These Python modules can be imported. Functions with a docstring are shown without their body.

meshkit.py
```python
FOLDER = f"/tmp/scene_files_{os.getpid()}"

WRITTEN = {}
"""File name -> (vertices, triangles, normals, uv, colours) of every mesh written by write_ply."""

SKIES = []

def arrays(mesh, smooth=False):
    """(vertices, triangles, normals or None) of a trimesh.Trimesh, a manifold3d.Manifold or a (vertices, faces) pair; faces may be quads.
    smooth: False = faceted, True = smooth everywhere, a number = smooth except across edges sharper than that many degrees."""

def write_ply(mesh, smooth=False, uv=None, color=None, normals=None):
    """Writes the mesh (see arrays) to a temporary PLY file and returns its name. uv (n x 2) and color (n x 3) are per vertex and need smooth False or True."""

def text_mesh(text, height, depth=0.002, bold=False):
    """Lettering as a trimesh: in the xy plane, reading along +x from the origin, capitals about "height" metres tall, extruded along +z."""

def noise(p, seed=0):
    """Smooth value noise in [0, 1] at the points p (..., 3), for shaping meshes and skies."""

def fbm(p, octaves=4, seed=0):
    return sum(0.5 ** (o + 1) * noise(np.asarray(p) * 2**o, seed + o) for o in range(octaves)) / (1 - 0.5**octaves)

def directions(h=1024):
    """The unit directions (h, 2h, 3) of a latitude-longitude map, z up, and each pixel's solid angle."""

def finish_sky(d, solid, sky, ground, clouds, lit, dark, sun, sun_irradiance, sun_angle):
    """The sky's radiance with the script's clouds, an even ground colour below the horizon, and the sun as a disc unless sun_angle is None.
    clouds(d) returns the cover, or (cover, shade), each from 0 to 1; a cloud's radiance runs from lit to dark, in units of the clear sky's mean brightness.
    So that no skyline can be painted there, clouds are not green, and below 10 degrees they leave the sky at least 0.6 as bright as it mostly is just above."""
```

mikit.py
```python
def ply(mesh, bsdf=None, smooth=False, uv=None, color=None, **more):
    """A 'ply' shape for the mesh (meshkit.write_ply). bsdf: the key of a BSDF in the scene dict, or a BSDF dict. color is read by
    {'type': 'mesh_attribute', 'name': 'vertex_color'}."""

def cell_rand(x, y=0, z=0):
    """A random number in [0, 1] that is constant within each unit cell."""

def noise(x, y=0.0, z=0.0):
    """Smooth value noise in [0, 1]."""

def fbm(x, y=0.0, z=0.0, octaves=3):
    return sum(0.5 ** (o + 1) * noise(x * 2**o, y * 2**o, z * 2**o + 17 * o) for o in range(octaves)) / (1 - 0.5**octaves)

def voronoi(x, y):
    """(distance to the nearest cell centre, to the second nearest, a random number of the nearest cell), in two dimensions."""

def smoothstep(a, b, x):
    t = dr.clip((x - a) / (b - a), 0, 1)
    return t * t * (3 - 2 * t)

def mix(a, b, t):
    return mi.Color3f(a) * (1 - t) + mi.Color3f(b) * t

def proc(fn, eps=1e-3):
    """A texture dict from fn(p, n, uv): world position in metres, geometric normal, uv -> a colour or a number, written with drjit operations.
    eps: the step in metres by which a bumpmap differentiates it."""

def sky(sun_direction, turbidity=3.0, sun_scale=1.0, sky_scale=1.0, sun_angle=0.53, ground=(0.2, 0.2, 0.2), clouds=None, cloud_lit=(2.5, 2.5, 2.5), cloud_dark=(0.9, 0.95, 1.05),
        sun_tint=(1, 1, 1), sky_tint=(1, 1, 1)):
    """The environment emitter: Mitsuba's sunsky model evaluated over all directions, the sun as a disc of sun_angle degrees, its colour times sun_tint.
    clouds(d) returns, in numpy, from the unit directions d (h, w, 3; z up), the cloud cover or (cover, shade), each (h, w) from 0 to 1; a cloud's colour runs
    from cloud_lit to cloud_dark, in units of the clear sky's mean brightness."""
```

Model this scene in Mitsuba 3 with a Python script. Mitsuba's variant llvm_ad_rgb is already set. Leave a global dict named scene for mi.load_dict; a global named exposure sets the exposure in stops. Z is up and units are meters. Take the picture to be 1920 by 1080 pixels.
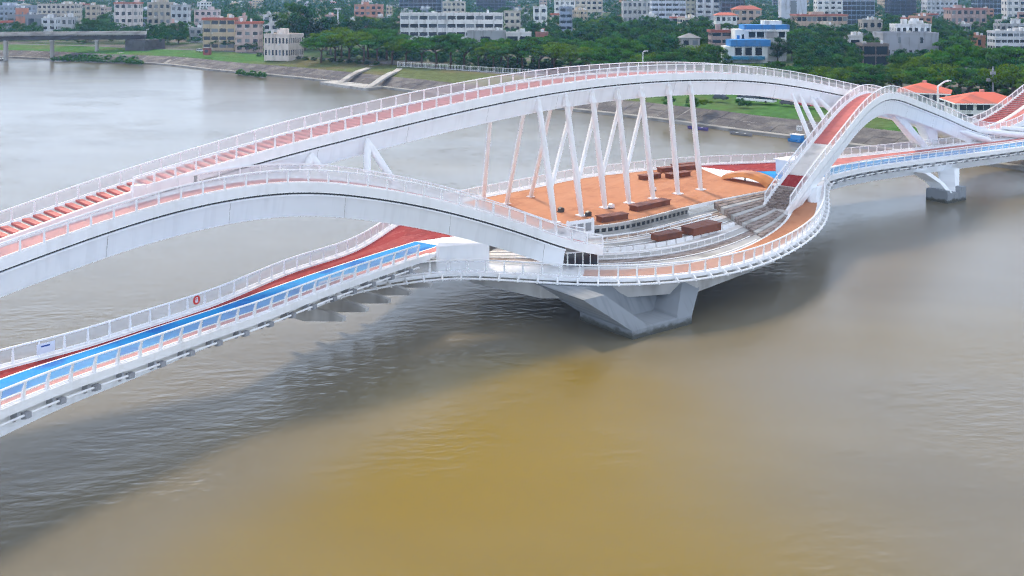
import math, random
import numpy as np, trimesh, mitsuba as mi, mikit, meshkit
import drjit as dr
from mikit import proc, noise, fbm, voronoi, cell_rand, smoothstep, mix
from scipy.interpolate import CubicSpline
from shapely.geometry import Polygon, box as sbox
T = mi.ScalarTransform4f
rng = np.random.default_rng(7)
scene, labels = {'type': 'scene'}, {}

# ------------------------------------------------------------------ camera, sky, exposure
scene['camera'] = {'type': 'perspective', 'fov': 51.282, 'fov_axis': 'x', 'near_clip': 0.5, 'far_clip': 9000.0,
                   'principal_point_offset_x': 0.0, 'principal_point_offset_y': 0.5185,
                   'to_world': T().look_at(origin=[0, 0, 37], target=[0, 100, 37], up=[0, 0, 1])}
SUN = (-0.30, 0.60, 0.74)


def clouds(d):                       # thin bright haze cloud, brightest low over the horizon all round, greyer overhead
    q = d / np.maximum(d[..., 2:3], 0.08)
    n = meshkit.fbm(q * 0.7 + 3.1, 5, 4)
    up = np.clip(d[..., 2] / 0.42, 0, 1)
    return 0.70 + 0.25 * np.clip((n - 0.35) / 0.3, 0, 1), np.clip(0.92 * up ** 0.75 + (n - 0.5) * 0.4, 0, 1)


scene['daylight'] = mikit.sky(SUN, turbidity=3.0, sun_scale=0.60, sky_scale=1.0, sun_angle=8.0, clouds=clouds,
                              cloud_lit=(5.4, 6.8, 9.2), cloud_dark=(2.3, 2.55, 3.0))
exposure = 1.92

# ------------------------------------------------------------------ materials
def rgb(c): return {'type': 'rgb', 'value': list(c)}
def pr(color, rough=0.5, spec=0.5, **k):
    return {'type': 'twosided', 'bsdf': {'type': 'principled', 'base_color': color if isinstance(color, dict) else rgb(color), 'roughness': rough, 'specular': spec, **k}}
VC = {'type': 'mesh_attribute', 'name': 'vertex_color'}

def streaks(base, dark, amount):
    def f(p, n, uv):
        h = p.x * 0.8 + p.y * 0.6
        a = fbm(h * 2.2, p.z * 0.22, 0.0, 4); b = fbm(p.x * 0.12, p.y * 0.12, p.z * 0.12, 3)
        return mix(base, dark, (smoothstep(0.48, 0.78, a) * 0.75 + smoothstep(0.5, 0.8, b) * 0.5) * amount)
    return proc(f)
def worn(base, pale, dark):
    def f(p, n, uv):
        a = fbm(p.x * 0.35, p.y * 0.35, 0.0, 4); b = fbm(p.x * 2.6, p.y * 2.6, 1.0, 3); t = fbm(p.x * 0.9 - p.y * 0.5, p.x * 0.06 + p.y * 0.1, 2.0, 3)
        c = mix(base, dark, smoothstep(0.45, 0.75, a) * 0.8)
        return mix(c, pale, smoothstep(0.55, 0.8, b) * 0.35 + smoothstep(0.56, 0.7, t) * 0.3)
    return proc(f)
def grime(base, dark, sc, amount, vert=False):
    def f(p, n, uv):
        a = fbm(p.x * sc, p.y * sc, p.z * sc * (0.25 if vert else 1.0), 4)
        return mix(base, dark, smoothstep(0.42, 0.75, a) * amount)
    return proc(f)

scene['white_paint'] = pr(streaks((0.84, 0.84, 0.84), (0.62, 0.61, 0.59), 0.35), 0.38, 0.5)
scene['girder_paint'] = pr(streaks((0.84, 0.86, 0.88), (0.62, 0.63, 0.65), 0.30), 0.42, 0.5)
scene['concrete'] = pr(grime((0.46, 0.45, 0.43), (0.28, 0.27, 0.25), 0.5, 0.9, True), 0.8, 0.3)
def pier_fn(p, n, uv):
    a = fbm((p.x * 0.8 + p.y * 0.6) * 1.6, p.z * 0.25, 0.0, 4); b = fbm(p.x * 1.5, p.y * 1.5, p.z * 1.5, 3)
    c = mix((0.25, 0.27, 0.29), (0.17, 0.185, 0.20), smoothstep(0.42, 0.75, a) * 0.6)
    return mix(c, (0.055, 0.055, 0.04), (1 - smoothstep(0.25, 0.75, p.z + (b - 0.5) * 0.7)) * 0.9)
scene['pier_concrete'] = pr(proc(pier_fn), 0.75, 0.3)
scene['red_deck'] = pr(worn((0.29, 0.026, 0.028), (0.42, 0.12, 0.11), (0.22, 0.025, 0.028)), 0.75, 0.2)
scene['blue_deck'] = pr(worn((0.012, 0.27, 0.62), (0.08, 0.27, 0.62), (0.012, 0.11, 0.42)), 0.7, 0.2)
scene['pink_plank'] = pr(grime((0.52, 0.17, 0.15), (0.40, 0.13, 0.12), 0.9, 0.9), 0.6, 0.4)
scene['red_tread'] = pr(grime((0.50, 0.125, 0.115), (0.42, 0.11, 0.10), 0.9, 0.9), 0.6, 0.4)
scene['orange_deck'] = pr(worn((0.46, 0.205, 0.110), (0.52, 0.26, 0.15), (0.37, 0.150, 0.075)), 0.75, 0.2)
scene['pale_step'] = pr(grime((0.66, 0.62, 0.58), (0.50, 0.47, 0.44), 0.8, 0.9), 0.6, 0.4)
scene['dark_metal'] = pr((0.05, 0.055, 0.06), 0.45, 0.5)
scene['grey_metal'] = pr(grime((0.30, 0.31, 0.33), (0.2, 0.2, 0.21), 0.9, 0.8), 0.5, 0.5)
scene['pane_glass'] = pr((0.02, 0.035, 0.05), 0.08, 0.6)
scene['balustrade_glass'] = {'type': 'blendbsdf', 'weight': 0.26, 'a': {'type': 'thindielectric', 'int_ior': 1.45},
                             'b': {'type': 'twosided', 'bsdf': {'type': 'diffuse', 'reflectance': rgb((0.82, 0.83, 0.86))}}}
def wood_fn(p, n, uv):
    a = fbm(p.x * 0.8 + p.y * 1.1, p.y * 3.0 - p.x * 2.6, p.z * 4.0, 4)
    return mix((0.17, 0.125, 0.105), (0.36, 0.30, 0.27), smoothstep(0.3, 0.7, a))
scene['weathered_wood'] = pr(proc(wood_fn), 0.7, 0.3)
scene['brown_wood'] = pr(grime((0.20, 0.062, 0.032), (0.13, 0.045, 0.03), 1.1, 0.9), 0.55, 0.4)
scene['painted'] = {'type': 'blendbsdf', 'weight': proc(lambda p, n, uv: smoothstep(0.46, 0.78, fbm((p.x + p.y * 0.7) * 0.9, p.z * 0.12, 0.0, 4)) * 0.38 + smoothstep(0.5, 0.8, fbm(p.x * 0.2, p.y * 0.2, p.z * 0.3, 3)) * 0.15),
                    'a': pr(VC, 0.75, 0.3), 'b': pr((0.13, 0.125, 0.115), 0.9, 0.2)}
scene['pane_pale'] = pr((0.17, 0.20, 0.23), 0.25, 0.5)
scene['tinted_gloss'] = pr(VC, 0.3, 0.5)

# ------------------------------------------------------------------ helpers
def free(key):
    if key not in scene and not any(False for _ in ()):
        if key not in USED:
            USED.add(key); return key
    i = 1
    while f'{key}_{i:03d}' in USED: i += 1
    USED.add(f'{key}_{i:03d}'); return f'{key}_{i:03d}'
USED = set()

def put(key, mesh, bsdf, smooth=False, color=None, **lab):
    key = free(key)
    v, f = meshv(mesh)
    col = None
    if color is not None:
        c = np.asarray(color, float)
        col = np.tile(c, (len(v), 1)) if c.ndim == 1 else c
    scene[key] = mikit.ply((v, f), bsdf, smooth=smooth, color=col)
    if lab: labels[key] = lab
    return key

def thing(name, label, category, group=None):
    key = free(name)
    labels[key] = {'label': label, 'category': category}
    if group: labels[key]['group'] = group
    return key

def meshv(m):
    if isinstance(m, (tuple, list)):
        v, f = np.asarray(m[0], float), np.asarray(m[1], int)
        if f.shape[1] == 4: f = np.vstack([f[:, [0, 1, 2]], f[:, [0, 2, 3]]])
        return v, f
    if hasattr(m, 'to_mesh'):
        q = m.to_mesh(); return np.array(q.vert_properties[:, :3]), np.array(q.tri_verts)
    return np.array(m.vertices), np.array(m.faces)

def cat(ms):
    vs, fs, o = [], [], 0
    for m in ms:
        v, f = meshv(m)
        vs.append(v); fs.append(f + o); o += len(v)
    return np.vstack(vs), np.vstack(fs)

HF = np.array([[0, 3, 2, 1], [4, 5, 6, 7], [0, 1, 5, 4], [1, 2, 6, 5], [2, 3, 7, 6], [3, 0, 4, 7]])
def hexa(b, t): return np.vstack([b, t]).astype(float), HF           # bottom quad, top quad, counter-clockwise from above
def bx(x0, x1, y0, y1, z0, z1):
    q = [(x0, y0), (x1, y0), (x1, y1), (x0, y1)]
    return hexa([(a, b, z0) for a, b in q], [(a, b, z1) for a, b in q])
def tf(m, loc=(0, 0, 0), rz=0.0, sc=1.0):
    v, f = meshv(m)
    c, s = math.cos(rz), math.sin(rz)
    v = v * sc
    return np.stack([v[:, 0] * c - v[:, 1] * s, v[:, 0] * s + v[:, 1] * c, v[:, 2]], 1) + np.asarray(loc), f
def prism(pts, z0, z1):
    poly = pts if isinstance(pts, Polygon) else Polygon(pts)
    if not poly.is_valid: poly = poly.buffer(0)
    if poly.geom_type != 'Polygon': poly = max(poly.geoms, key=lambda g: g.area)
    m = trimesh.creation.extrude_polygon(poly, z1 - z0, engine='earcut')
    m.apply_translation([0, 0, z0]); return m
def hull(pts): return trimesh.convex.convex_hull(np.asarray(pts, float))
def tube(a, b, r0, r1=None, n=10):
    r1 = r0 if r1 is None else r1
    a, b = np.asarray(a, float), np.asarray(b, float)
    d = (b - a) / np.linalg.norm(b - a)
    x = np.cross(d, [0, 0, 1] if abs(d[2]) < 0.9 else [1, 0, 0]); x /= np.linalg.norm(x); y = np.cross(d, x)
    t = np.arange(n) * 2 * np.pi / n
    ring = np.cos(t)[:, None] * x + np.sin(t)[:, None] * y
    v = np.vstack([a + ring * r0, b + ring * r1, [a], [b]])
    i = np.arange(n); j = (i + 1) % n
    f = np.vstack([np.stack([i, j, j + n], 1), np.stack([i, j + n, i + n], 1), np.stack([j, i, i * 0 + 2 * n], 1), np.stack([i + n, j + n, i * 0 + 2 * n + 1], 1)])
    return v, f
def beam(a, b, w0, h0, w1=None, h1=None):
    """a tapered box member from a to b: w across (horizontal), h the other way"""
    w1, h1 = w1 or w0, h1 or h0
    a, b = np.asarray(a, float), np.asarray(b, float)
    d = (b - a) / np.linalg.norm(b - a)
    x = np.cross(d, [0, 0, 1.0])
    x = x / np.linalg.norm(x) if np.linalg.norm(x) > 1e-6 else np.array([1.0, 0, 0])
    y = np.cross(x, d)
    def q(p, w, h): return [p - x * w / 2 - y * h / 2, p + x * w / 2 - y * h / 2, p + x * w / 2 + y * h / 2, p - x * w / 2 + y * h / 2]
    return hull(q(a, w0, h0) + q(b, w1, h1))
def spline(pts, step=1.5):
    P = np.asarray(pts, float)
    s = np.r_[0, np.cumsum(np.linalg.norm(np.diff(P, axis=0), axis=1))]
    cs = CubicSpline(s, P)
    d = cs(np.linspace(0, s[-1], 2000)); L = np.r_[0, np.cumsum(np.linalg.norm(np.diff(d, axis=0), axis=1))]
    n = max(2, int(L[-1] / step) + 1)
    t = np.linspace(0, L[-1], n)
    return np.stack([np.interp(t, L, d[:, k]) for k in range(d.shape[1])], 1)
def arclen(P): return np.r_[0, np.cumsum(np.linalg.norm(np.diff(P, axis=0), axis=1))]
def along(P, s):
    L = arclen(P)
    return np.stack([np.interp(s, L, P[:, k]) for k in range(P.shape[1])], -1)
def laterals(P):
    d = np.gradient(P[:, :2], axis=0); d /= np.linalg.norm(d, axis=1, keepdims=True)
    return np.stack([-d[:, 1], d[:, 0], np.zeros(len(d))], 1)              # to the left of travel = the far side
def sweep(P, prof, caps=True):
    """closed profile (u to the far side, v up), counter-clockwise seen along travel; prof may be a function of the station"""
    n = laterals(P)
    pf = [np.asarray(prof(i) if callable(prof) else prof, float) for i in range(len(P))]
    m = len(pf[0])
    v = np.vstack([P[i] + n[i] * pf[i][:, :1] + np.array([0, 0, 1.0]) * pf[i][:, 1:2] for i in range(len(P))])
    f = []
    for i in range(len(P) - 1):
        a = np.arange(m); b = (a + 1) % m
        f.append(np.stack([i * m + a, i * m + b, (i + 1) * m + b, (i + 1) * m + a], 1))
    f = np.vstack(f); f = np.vstack([f[:, [0, 2, 1]], f[:, [0, 3, 2]]])
    if caps and len(pf[0]) > 2:
        try:
            _, tri = trimesh.creation.triangulate_polygon(Polygon(pf[0]), engine='earcut')
            f = np.vstack([f, tri[:, ::-1] if False else tri, (tri + (len(P) - 1) * m)[:, ::-1]])
        except Exception: pass
    return v, f
def offset(P, u, dz=0.0):
    return P + laterals(P) * (np.asarray(u).reshape(-1, 1) if np.ndim(u) else u) + np.array([0, 0, dz])
def part_of(P, s0, s1, step=1.5):
    n = max(2, int((s1 - s0) / step) + 1)
    return along(P, np.linspace(s0, s1, n))
def rect(u0, u1, v0, v1): return [(u0, v0), (u1, v0), (u1, v1), (u0, v1)]

B = thing('footbridge', 'long white wavy footbridge with arched walkways, coloured decks and an orange platform over the river', 'bridge')

def railing(P, label, height=1.3, pitch=2.1, lean=0.0, thick=0.15, mid=None, post_w=0.14, panel=True):
    """a balustrade along the polyline P (its foot): posts, handrail, bottom rail and a glass panel in each bay"""
    R = free(B + '__railing'); labels[R] = {'label': label}
    L = arclen(P)[-1]; n = max(1, round(L / pitch))
    s = np.linspace(0, L, n + 1); F = along(P, s); N = laterals(along(P, np.linspace(0, L, max(3, 3 * n + 1))))[::3] if n > 1 else laterals(F)
    out = -np.sign(lean) if lean else 0
    top = lambda i, h: F[i] + N[i] * (lean * (h / height) ** 2) + np.array([0, 0, h])
    for i in range(n + 1):
        a, m_, b = F[i] - np.array([0, 0, 0.1]), top(i, height * 0.55), top(i, height)
        d = (F[min(i + 1, n)] - F[max(i - 1, 0)]) * [1, 1, 0]; d = d / np.linalg.norm(d)
        ring = lambda p, w, t: [p - d * w / 2 - N[i] * t / 2, p + d * w / 2 - N[i] * t / 2, p + d * w / 2 + N[i] * t / 2, p - d * w / 2 + N[i] * t / 2]
        v = np.array(ring(a, post_w * 1.3, thick * 1.5) + ring(m_, post_w, thick) + ring(b, post_w * 0.7, thick * 0.6))
        f = np.vstack([HF[[0, 2, 3, 4, 5]], HF[[1, 2, 3, 4, 5]] + 4])
        put(R + '__post', (v, f), 'white_paint')
    nn = max(2, int(L / 0.8)); Q = along(P, np.linspace(0, L, nn)); NQ = laterals(Q)
    H = Q + NQ * lean + np.array([0, 0, height])
    put(R + '__handrail', sweep(H, [(-.09, -.05), (.09, -.05), (.1, 0.02), (.05, .08), (-.05, .08), (-.1, .02)]), 'white_paint')
    put(R + '__bottom_rail', sweep(Q, rect(-.07, .07, .06, .16)), 'white_paint')
    if mid:
        put(R + '__middle_rail', sweep(Q + NQ * lean * (mid / height) ** 2 + np.array([0, 0, mid]), rect(-.03, .03, -.04, .04)), 'white_paint')
    if panel:
        for i in range(n):
            g = 0.10 / max(np.linalg.norm(F[i + 1] - F[i]), .2)
            rows = []
            for h in ((0.2, height * .6, height - .12) if lean else (0.2, height - .12)):
                p, q = top(i, h), top(i + 1, h)
                rows.append((p + (q - p) * g, q + (p - q) * g))
            v, f = [], []
            for k, (p, q) in enumerate(rows): v += [p, q]
            for k in range(len(rows) - 1): f += [[2 * k, 2 * k + 1, 2 * k + 3, 2 * k + 2]]
            put(R + '__panel', (np.array(v), np.array(f)), 'balustrade_glass')
    return R

def treads(owner, name, P, width, s0, s1, pitch, length, bsdf, lift=0.10, flat=False, thick=0.1, uoff=0.0):
    k = 0; s = s0
    L = arclen(P); N = laterals(P)
    while s + length < s1:
        a, b = along(P, np.array([s, s + length]))
        i = np.searchsorted(L, s); n = N[min(i, len(N) - 1)]
        w = (width(s) if callable(width) else width) / 2
        if flat: za = zb = max(a[2], b[2]) + lift
        else: za, zb = a[2] + lift, b[2] + lift
        q = lambda p, z, sg: np.array([p[0], p[1], z]) + n * (uoff + sg * w)
        b4 = [q(a, za - thick, -1), q(b, zb - thick, -1), q(b, zb - thick, 1), q(a, za - thick, 1)]
        t4 = [q(a, za, -1), q(b, zb, -1), q(b, zb, 1), q(a, za, 1)]
        put(owner + '__' + name, hexa(b4, t4), bsdf)
        s += pitch

# ------------------------------------------------------------------ the bridge: paths in plan (metres; x right, y away, z above the water)
ZD = 7.0
FE = spline([(-58, 52), (-50, 66), (-40.5, 84.3), (-36.6, 88.8), (-33, 94.2), (-28.8, 101), (-22.9, 114.3), (-19.1, 120.5), (-17.2, 125.8), (-15, 135.1), (-6.9, 151.5), (3.2, 162), (10.2, 169.5),
             (18.4, 175), (31, 181.5), (48.3, 186), (57, 190), (73.7, 199), (94, 211), (104, 217), (128, 234)], 1.0)
NEL = spline([(-52, 46), (-45, 59), (-36.4, 75.9), (-33.7, 81.3), (-30.3, 86.5), (-26.5, 92.7), (-23.4, 97.4), (-20.5, 102.6), (-15.6, 111), (-10.4, 119), (-6, 125.5)], 1.0)
NER = spline([(49.5, 168.5), (54.5, 174.2), (68.3, 184.6), (87, 195.9), (96.6, 202), (121, 219)], 1.0)
PE = spline([(-1.5, 131.6), (1.7, 132.6), (7.5, 134.2), (13.4, 136.9), (20.9, 143.9), (29.2, 151.9), (36, 157.5), (43, 163.2)], 1.0)
OE = spline([(-20.5, 104.2, 6.2), (-17.8, 111.2, 5.6), (-13.7, 117.2, 5.0), (-7.8, 120, 5.0), (2.4, 118.9, 5.0), (11.2, 117.8, 5.0), (20.3, 119.9, 5.0), (28, 125.3, 5.0), (35.2, 134.2, 5.0), (41.5, 145.3, 5.2),
             (45.7, 156.5, 5.9), (48.3, 165, 6.6), (50.2, 168.8, 6.95)], 1.0)
M = spline([(-62, 81, 11.5), (-46.9, 96.3, 14.6), (-38, 104.5, 17.3), (-31.0, 109.8, 19.1), (-25.9, 113.6, 20.3), (-15.9, 122.4, 22.1), (-4, 132.8, 23.8), (3.8, 140, 24.5), (13, 148.5, 24.8), (22.8, 157.4, 24.6), (37.3, 169.4, 23.3),
            (48, 177.9, 21.3), (56.2, 184.4, 19.4), (65, 191.5, 17.4), (72, 197.8, 15.7), (79.8, 206.6, 13.1), (94.3, 218.6, 8.9), (107.3, 227.6, 12.1), (126, 241.6, 19)], 1.0)
Lp = spline([(-59, 78, 11), (-44.1, 93.3, 14.1), (-35.2, 101.5, 16.3), (-29.4, 105.3, 17.2), (-21.9, 109.5, 17.3), (-14.6, 112.9, 16), (-7, 116.5, 13.7), (.78, 120.1, 10.6), (4.9, 122.1, 8.75), (9.5, 124.4, 7.25)], 1.0)
Rp = spline([(37.2, 151.2, 5.75), (42.4, 157, 9.9), (49.8, 166, 14.6), (55.5, 173.5, 17.65), (61.7, 181.5, 19.1), (65.9, 187, 18.5), (70.9, 193, 16.9), (81.8, 203.6, 13.0), (96.7, 215.4, 8.8), (109.7, 224.4, 12.1), (128, 238.4, 19)], 1.0)

# --- lower decks and platform (level, so plates cut from plan outlines)
def xy(P): return [tuple(p[:2]) for p in P]
slab_poly = Polygon(xy(FE) + xy(NER[::-1]) + [(46, 165.6)] + xy(PE[::-1]) + [(-3.6, 129.6)] + xy(NEL[::-1])).buffer(0)
DK = free(B + '__deck'); labels[DK] = {'label': 'level deck with red and blue lanes and an orange platform'}
put(DK + '__slab', prism(slab_poly, ZD - 0.45, ZD), 'white_paint')
def strip(P, u0, u1, z0, z1):
    a, b = offset(np.c_[P[:, :2], np.zeros(len(P))], u0), offset(np.c_[P[:, :2], np.zeros(len(P))], u1)
    return prism(xy(a) + xy(b[::-1]), z0, z1)
nel = NEL[:-2]; ner = NER[2:]
put(DK + '__footway', strip(nel, 0.35, 1.55, ZD, ZD + .02), 'pink_plank')
put(DK + '__blue_lane', strip(nel, 1.8, 5.2, ZD, ZD + .02), 'blue_deck')
put(DK + '__white_line', strip(nel, 5.22, 5.42, ZD, ZD + .022), 'white_paint')
put(DK + '__white_line', strip(nel, 1.58, 1.78, ZD, ZD + .022), 'white_paint')
a = offset(np.c_[nel, np.zeros(len(nel))], 5.45)
feL = FE[(FE[:, 1] < 141)]
put(DK + '__red_lane', prism(Polygon(xy(a) + [(-4.5, 131), (-8, 137.5)] + [p for p in xy(offset(np.c_[feL, np.zeros(len(feL))], -0.55))[::-1]]), ZD, ZD + .018), 'red_deck')
put(DK + '__blue_lane', strip(ner, 0.5, 4.4, ZD, ZD + .02), 'blue_deck')
put(DK + '__white_line', strip(ner, 4.45, 4.65, ZD, ZD + .022), 'white_paint')
feR = FE[(FE[:, 0] > 30)]
b = offset(np.c_[ner, np.zeros(len(ner))], 4.7)
put(DK + '__red_lane', prism(Polygon(xy(offset(np.c_[feR, np.zeros(len(feR))], -0.55)) + xy(b[::-1]) + [(45, 170.5), (36.5, 176.2)]).buffer(0).intersection(sbox(0, 100, 53, 300)), ZD, ZD + .018), 'red_deck')
put(DK + '__footway', prism(Polygon(xy(offset(np.c_[feR, np.zeros(len(feR))], -1.2)) + xy(offset(b, .6)[::-1])).buffer(0).intersection(sbox(53.2, 100, 300, 300)), ZD, ZD + .018), 'pink_plank')
put(DK + '__blue_lane', prism([(34.2, 172.4), (37.5, 175.6), (52, 176.2), (50, 172.5), (44.5, 168.2), (38.5, 169.6)], ZD + .019, ZD + .03), 'blue_deck')
feM = FE[(FE[:, 1] > 142) & (FE[:, 0] < 31.5)]
org = Polygon(xy(offset(np.c_[feM, np.zeros(len(feM))], -1.0)) + [(33.2, 171), (37.5, 166), (40.2, 161.6)] + [tuple(p) for p in offset(np.c_[PE, np.zeros(len(PE))], 0.15)[::-1, :2] if p[0] < 40] + [(-3.4, 132.2), (-6.5, 138)])
put(DK + '__platform', prism(org, ZD + .004, ZD + .05), 'orange_deck')

# edge beam, service pipe and brackets on the near side, curb on the far side
z3 = lambda P, z: np.c_[P[:, :2], np.full(len(P), z)]
for P in (nel[:-4], NER[1:]):
    put(DK + '__edge_beam', sweep(z3(P, ZD), rect(-.22, .3, -.52, .16)), 'white_paint')
put(DK + '__edge_beam', sweep(z3(FE, ZD), rect(-.45, .1, -.5, .16)), 'white_paint')
for P in (nel[:-6], NER[2:]):
    put(B + '__service_pipe', sweep(z3(P, ZD - .95), [(math.cos(t) * .1 - .2, math.sin(t) * .1) for t in np.arange(8) * math.pi / 4]), 'white_paint', 35)
    Lp_ = arclen(P)[-1]
    for s in np.arange(1.0, Lp_, 3.1):
        p, q = along(z3(P, ZD), np.array([s, s + .5])); d = (q - p) / np.linalg.norm(q - p); n = np.array([-d[1], d[0], 0])
        put(B + '__bracket', cat([hull([p + n * u + d * w + [0, 0, v] for u, v in ((.9, -.5), (-.15, -.55), (-.2, -.85), (.25, -1.35), (.9, -1.1)) for w in (-.1, .1)]),
                                  hull([p + n * u + d * w + [0, 0, v] for u, v in ((.1, -.8), (-.42, -.8), (-.42, -1.2), (.1, -1.3)) for w in (.45, .95)])]), 'grey_metal')

# box girders under the two approaches
def deep(i, n, a, b): return a + (b - a) * (i / (n - 1))
gl = z3(nel[nel[:, 0] < -17.6], ZD)
ng = len(gl)
put(B + '__girder', sweep(gl, lambda i: [(.5, -.525), (.62, -deep(i, ng, 3.5, .8)), (6.6, -deep(i, ng, 3.5, .8)), (6.8, -.525)]), 'girder_paint', label='shallow bluish white box girder under the left approach')
gr = z3(NER[6:], ZD); ngr = len(gr)
put(B + '__girder', sweep(gr, lambda i: [(1.6, -.45), (.9, -1.3), (1.7, -2.75), (6.3, -2.75), (7.1, -1.3), (6.6, -.45)]), 'girder_paint', label='pale box girder under the right approach')

# --- arched walkways
LM, LL, LR = arclen(M), arclen(Lp), arclen(Rp)
iM = lambda x: float(np.interp(x, M[:, 0], LM))
sp = iM(-38)                                                   # where the two walkways part on the left
def wM(s): return float(np.interp(s, [0, sp, sp + 22, iM(64), iM(76), 999], [4.1, 4.1, 6.0, 6.0, 4.0, 4.0]))
wL, wR = 4.1, 4.0

def walkway(P, w, label, depth=1.95, cut=None):
    K = free(B + '__arch_walkway'); labels[K] = {'label': label}
    Ls = arclen(P); W = [w(s) if callable(w) else w for s in Ls]
    G_ = P if cut is None else P[P[:, 0] < cut]
    put(K + '__edge_beam', sweep(P, lambda i: [(-W[i] / 2 - .12, -.78), (-W[i] / 2 + .45, -.78), (-W[i] / 2 + .45, -.05), (-W[i] / 2 + .28, .2), (-W[i] / 2 - .12, .2)]), 'white_paint')
    put(K + '__edge_beam', sweep(P, lambda i: [(W[i] / 2 - .45, -.78), (W[i] / 2 + .12, -.78), (W[i] / 2 + .12, .2), (W[i] / 2 - .28, .2), (W[i] / 2 - .45, -.05)]), 'white_paint')
    put(K + '__slab', sweep(P, lambda i: rect(-W[i] / 2 + .45, W[i] / 2 - .45, -.35, 0.0)), 'pale_step')
    put(K + '__joint_plate', sweep(G_, lambda i: rect(-W[i] / 2 + .16, W[i] / 2 - .16, -.98, -.79)), 'dark_metal')
    put(K + '__flange', sweep(G_, lambda i: rect(-W[i] / 2 - .04, W[i] / 2 + .04, -1.14, -.985)), 'girder_paint')
    put(K + '__girder', sweep(G_, lambda i: [(-W[i] / 2 + .22, -1.145), (-W[i] / 2 + .75, -1.145 - depth), (W[i] / 2 - .75, -1.145 - depth), (W[i] / 2 - .22, -1.145)]), 'girder_paint')
    Lg = arclen(G_); seam = (0.34, 0.36, 0.40)
    for s_ in np.arange(6.0, Lg[-1] - 2, 12.0):
        i = int(np.searchsorted(Lg, s_)); Q2 = part_of(G_, s_, s_ + .045, .045); w_ = W[i]
        put(K + '__seam', sweep(Q2, [(-w_ / 2 + .214, -1.16), (-w_ / 2 + .744, -1.15 - depth), (-w_ / 2 + .80, -1.15 - depth), (-w_ / 2 + .27, -1.16)]), 'concrete')
    return K

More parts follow.
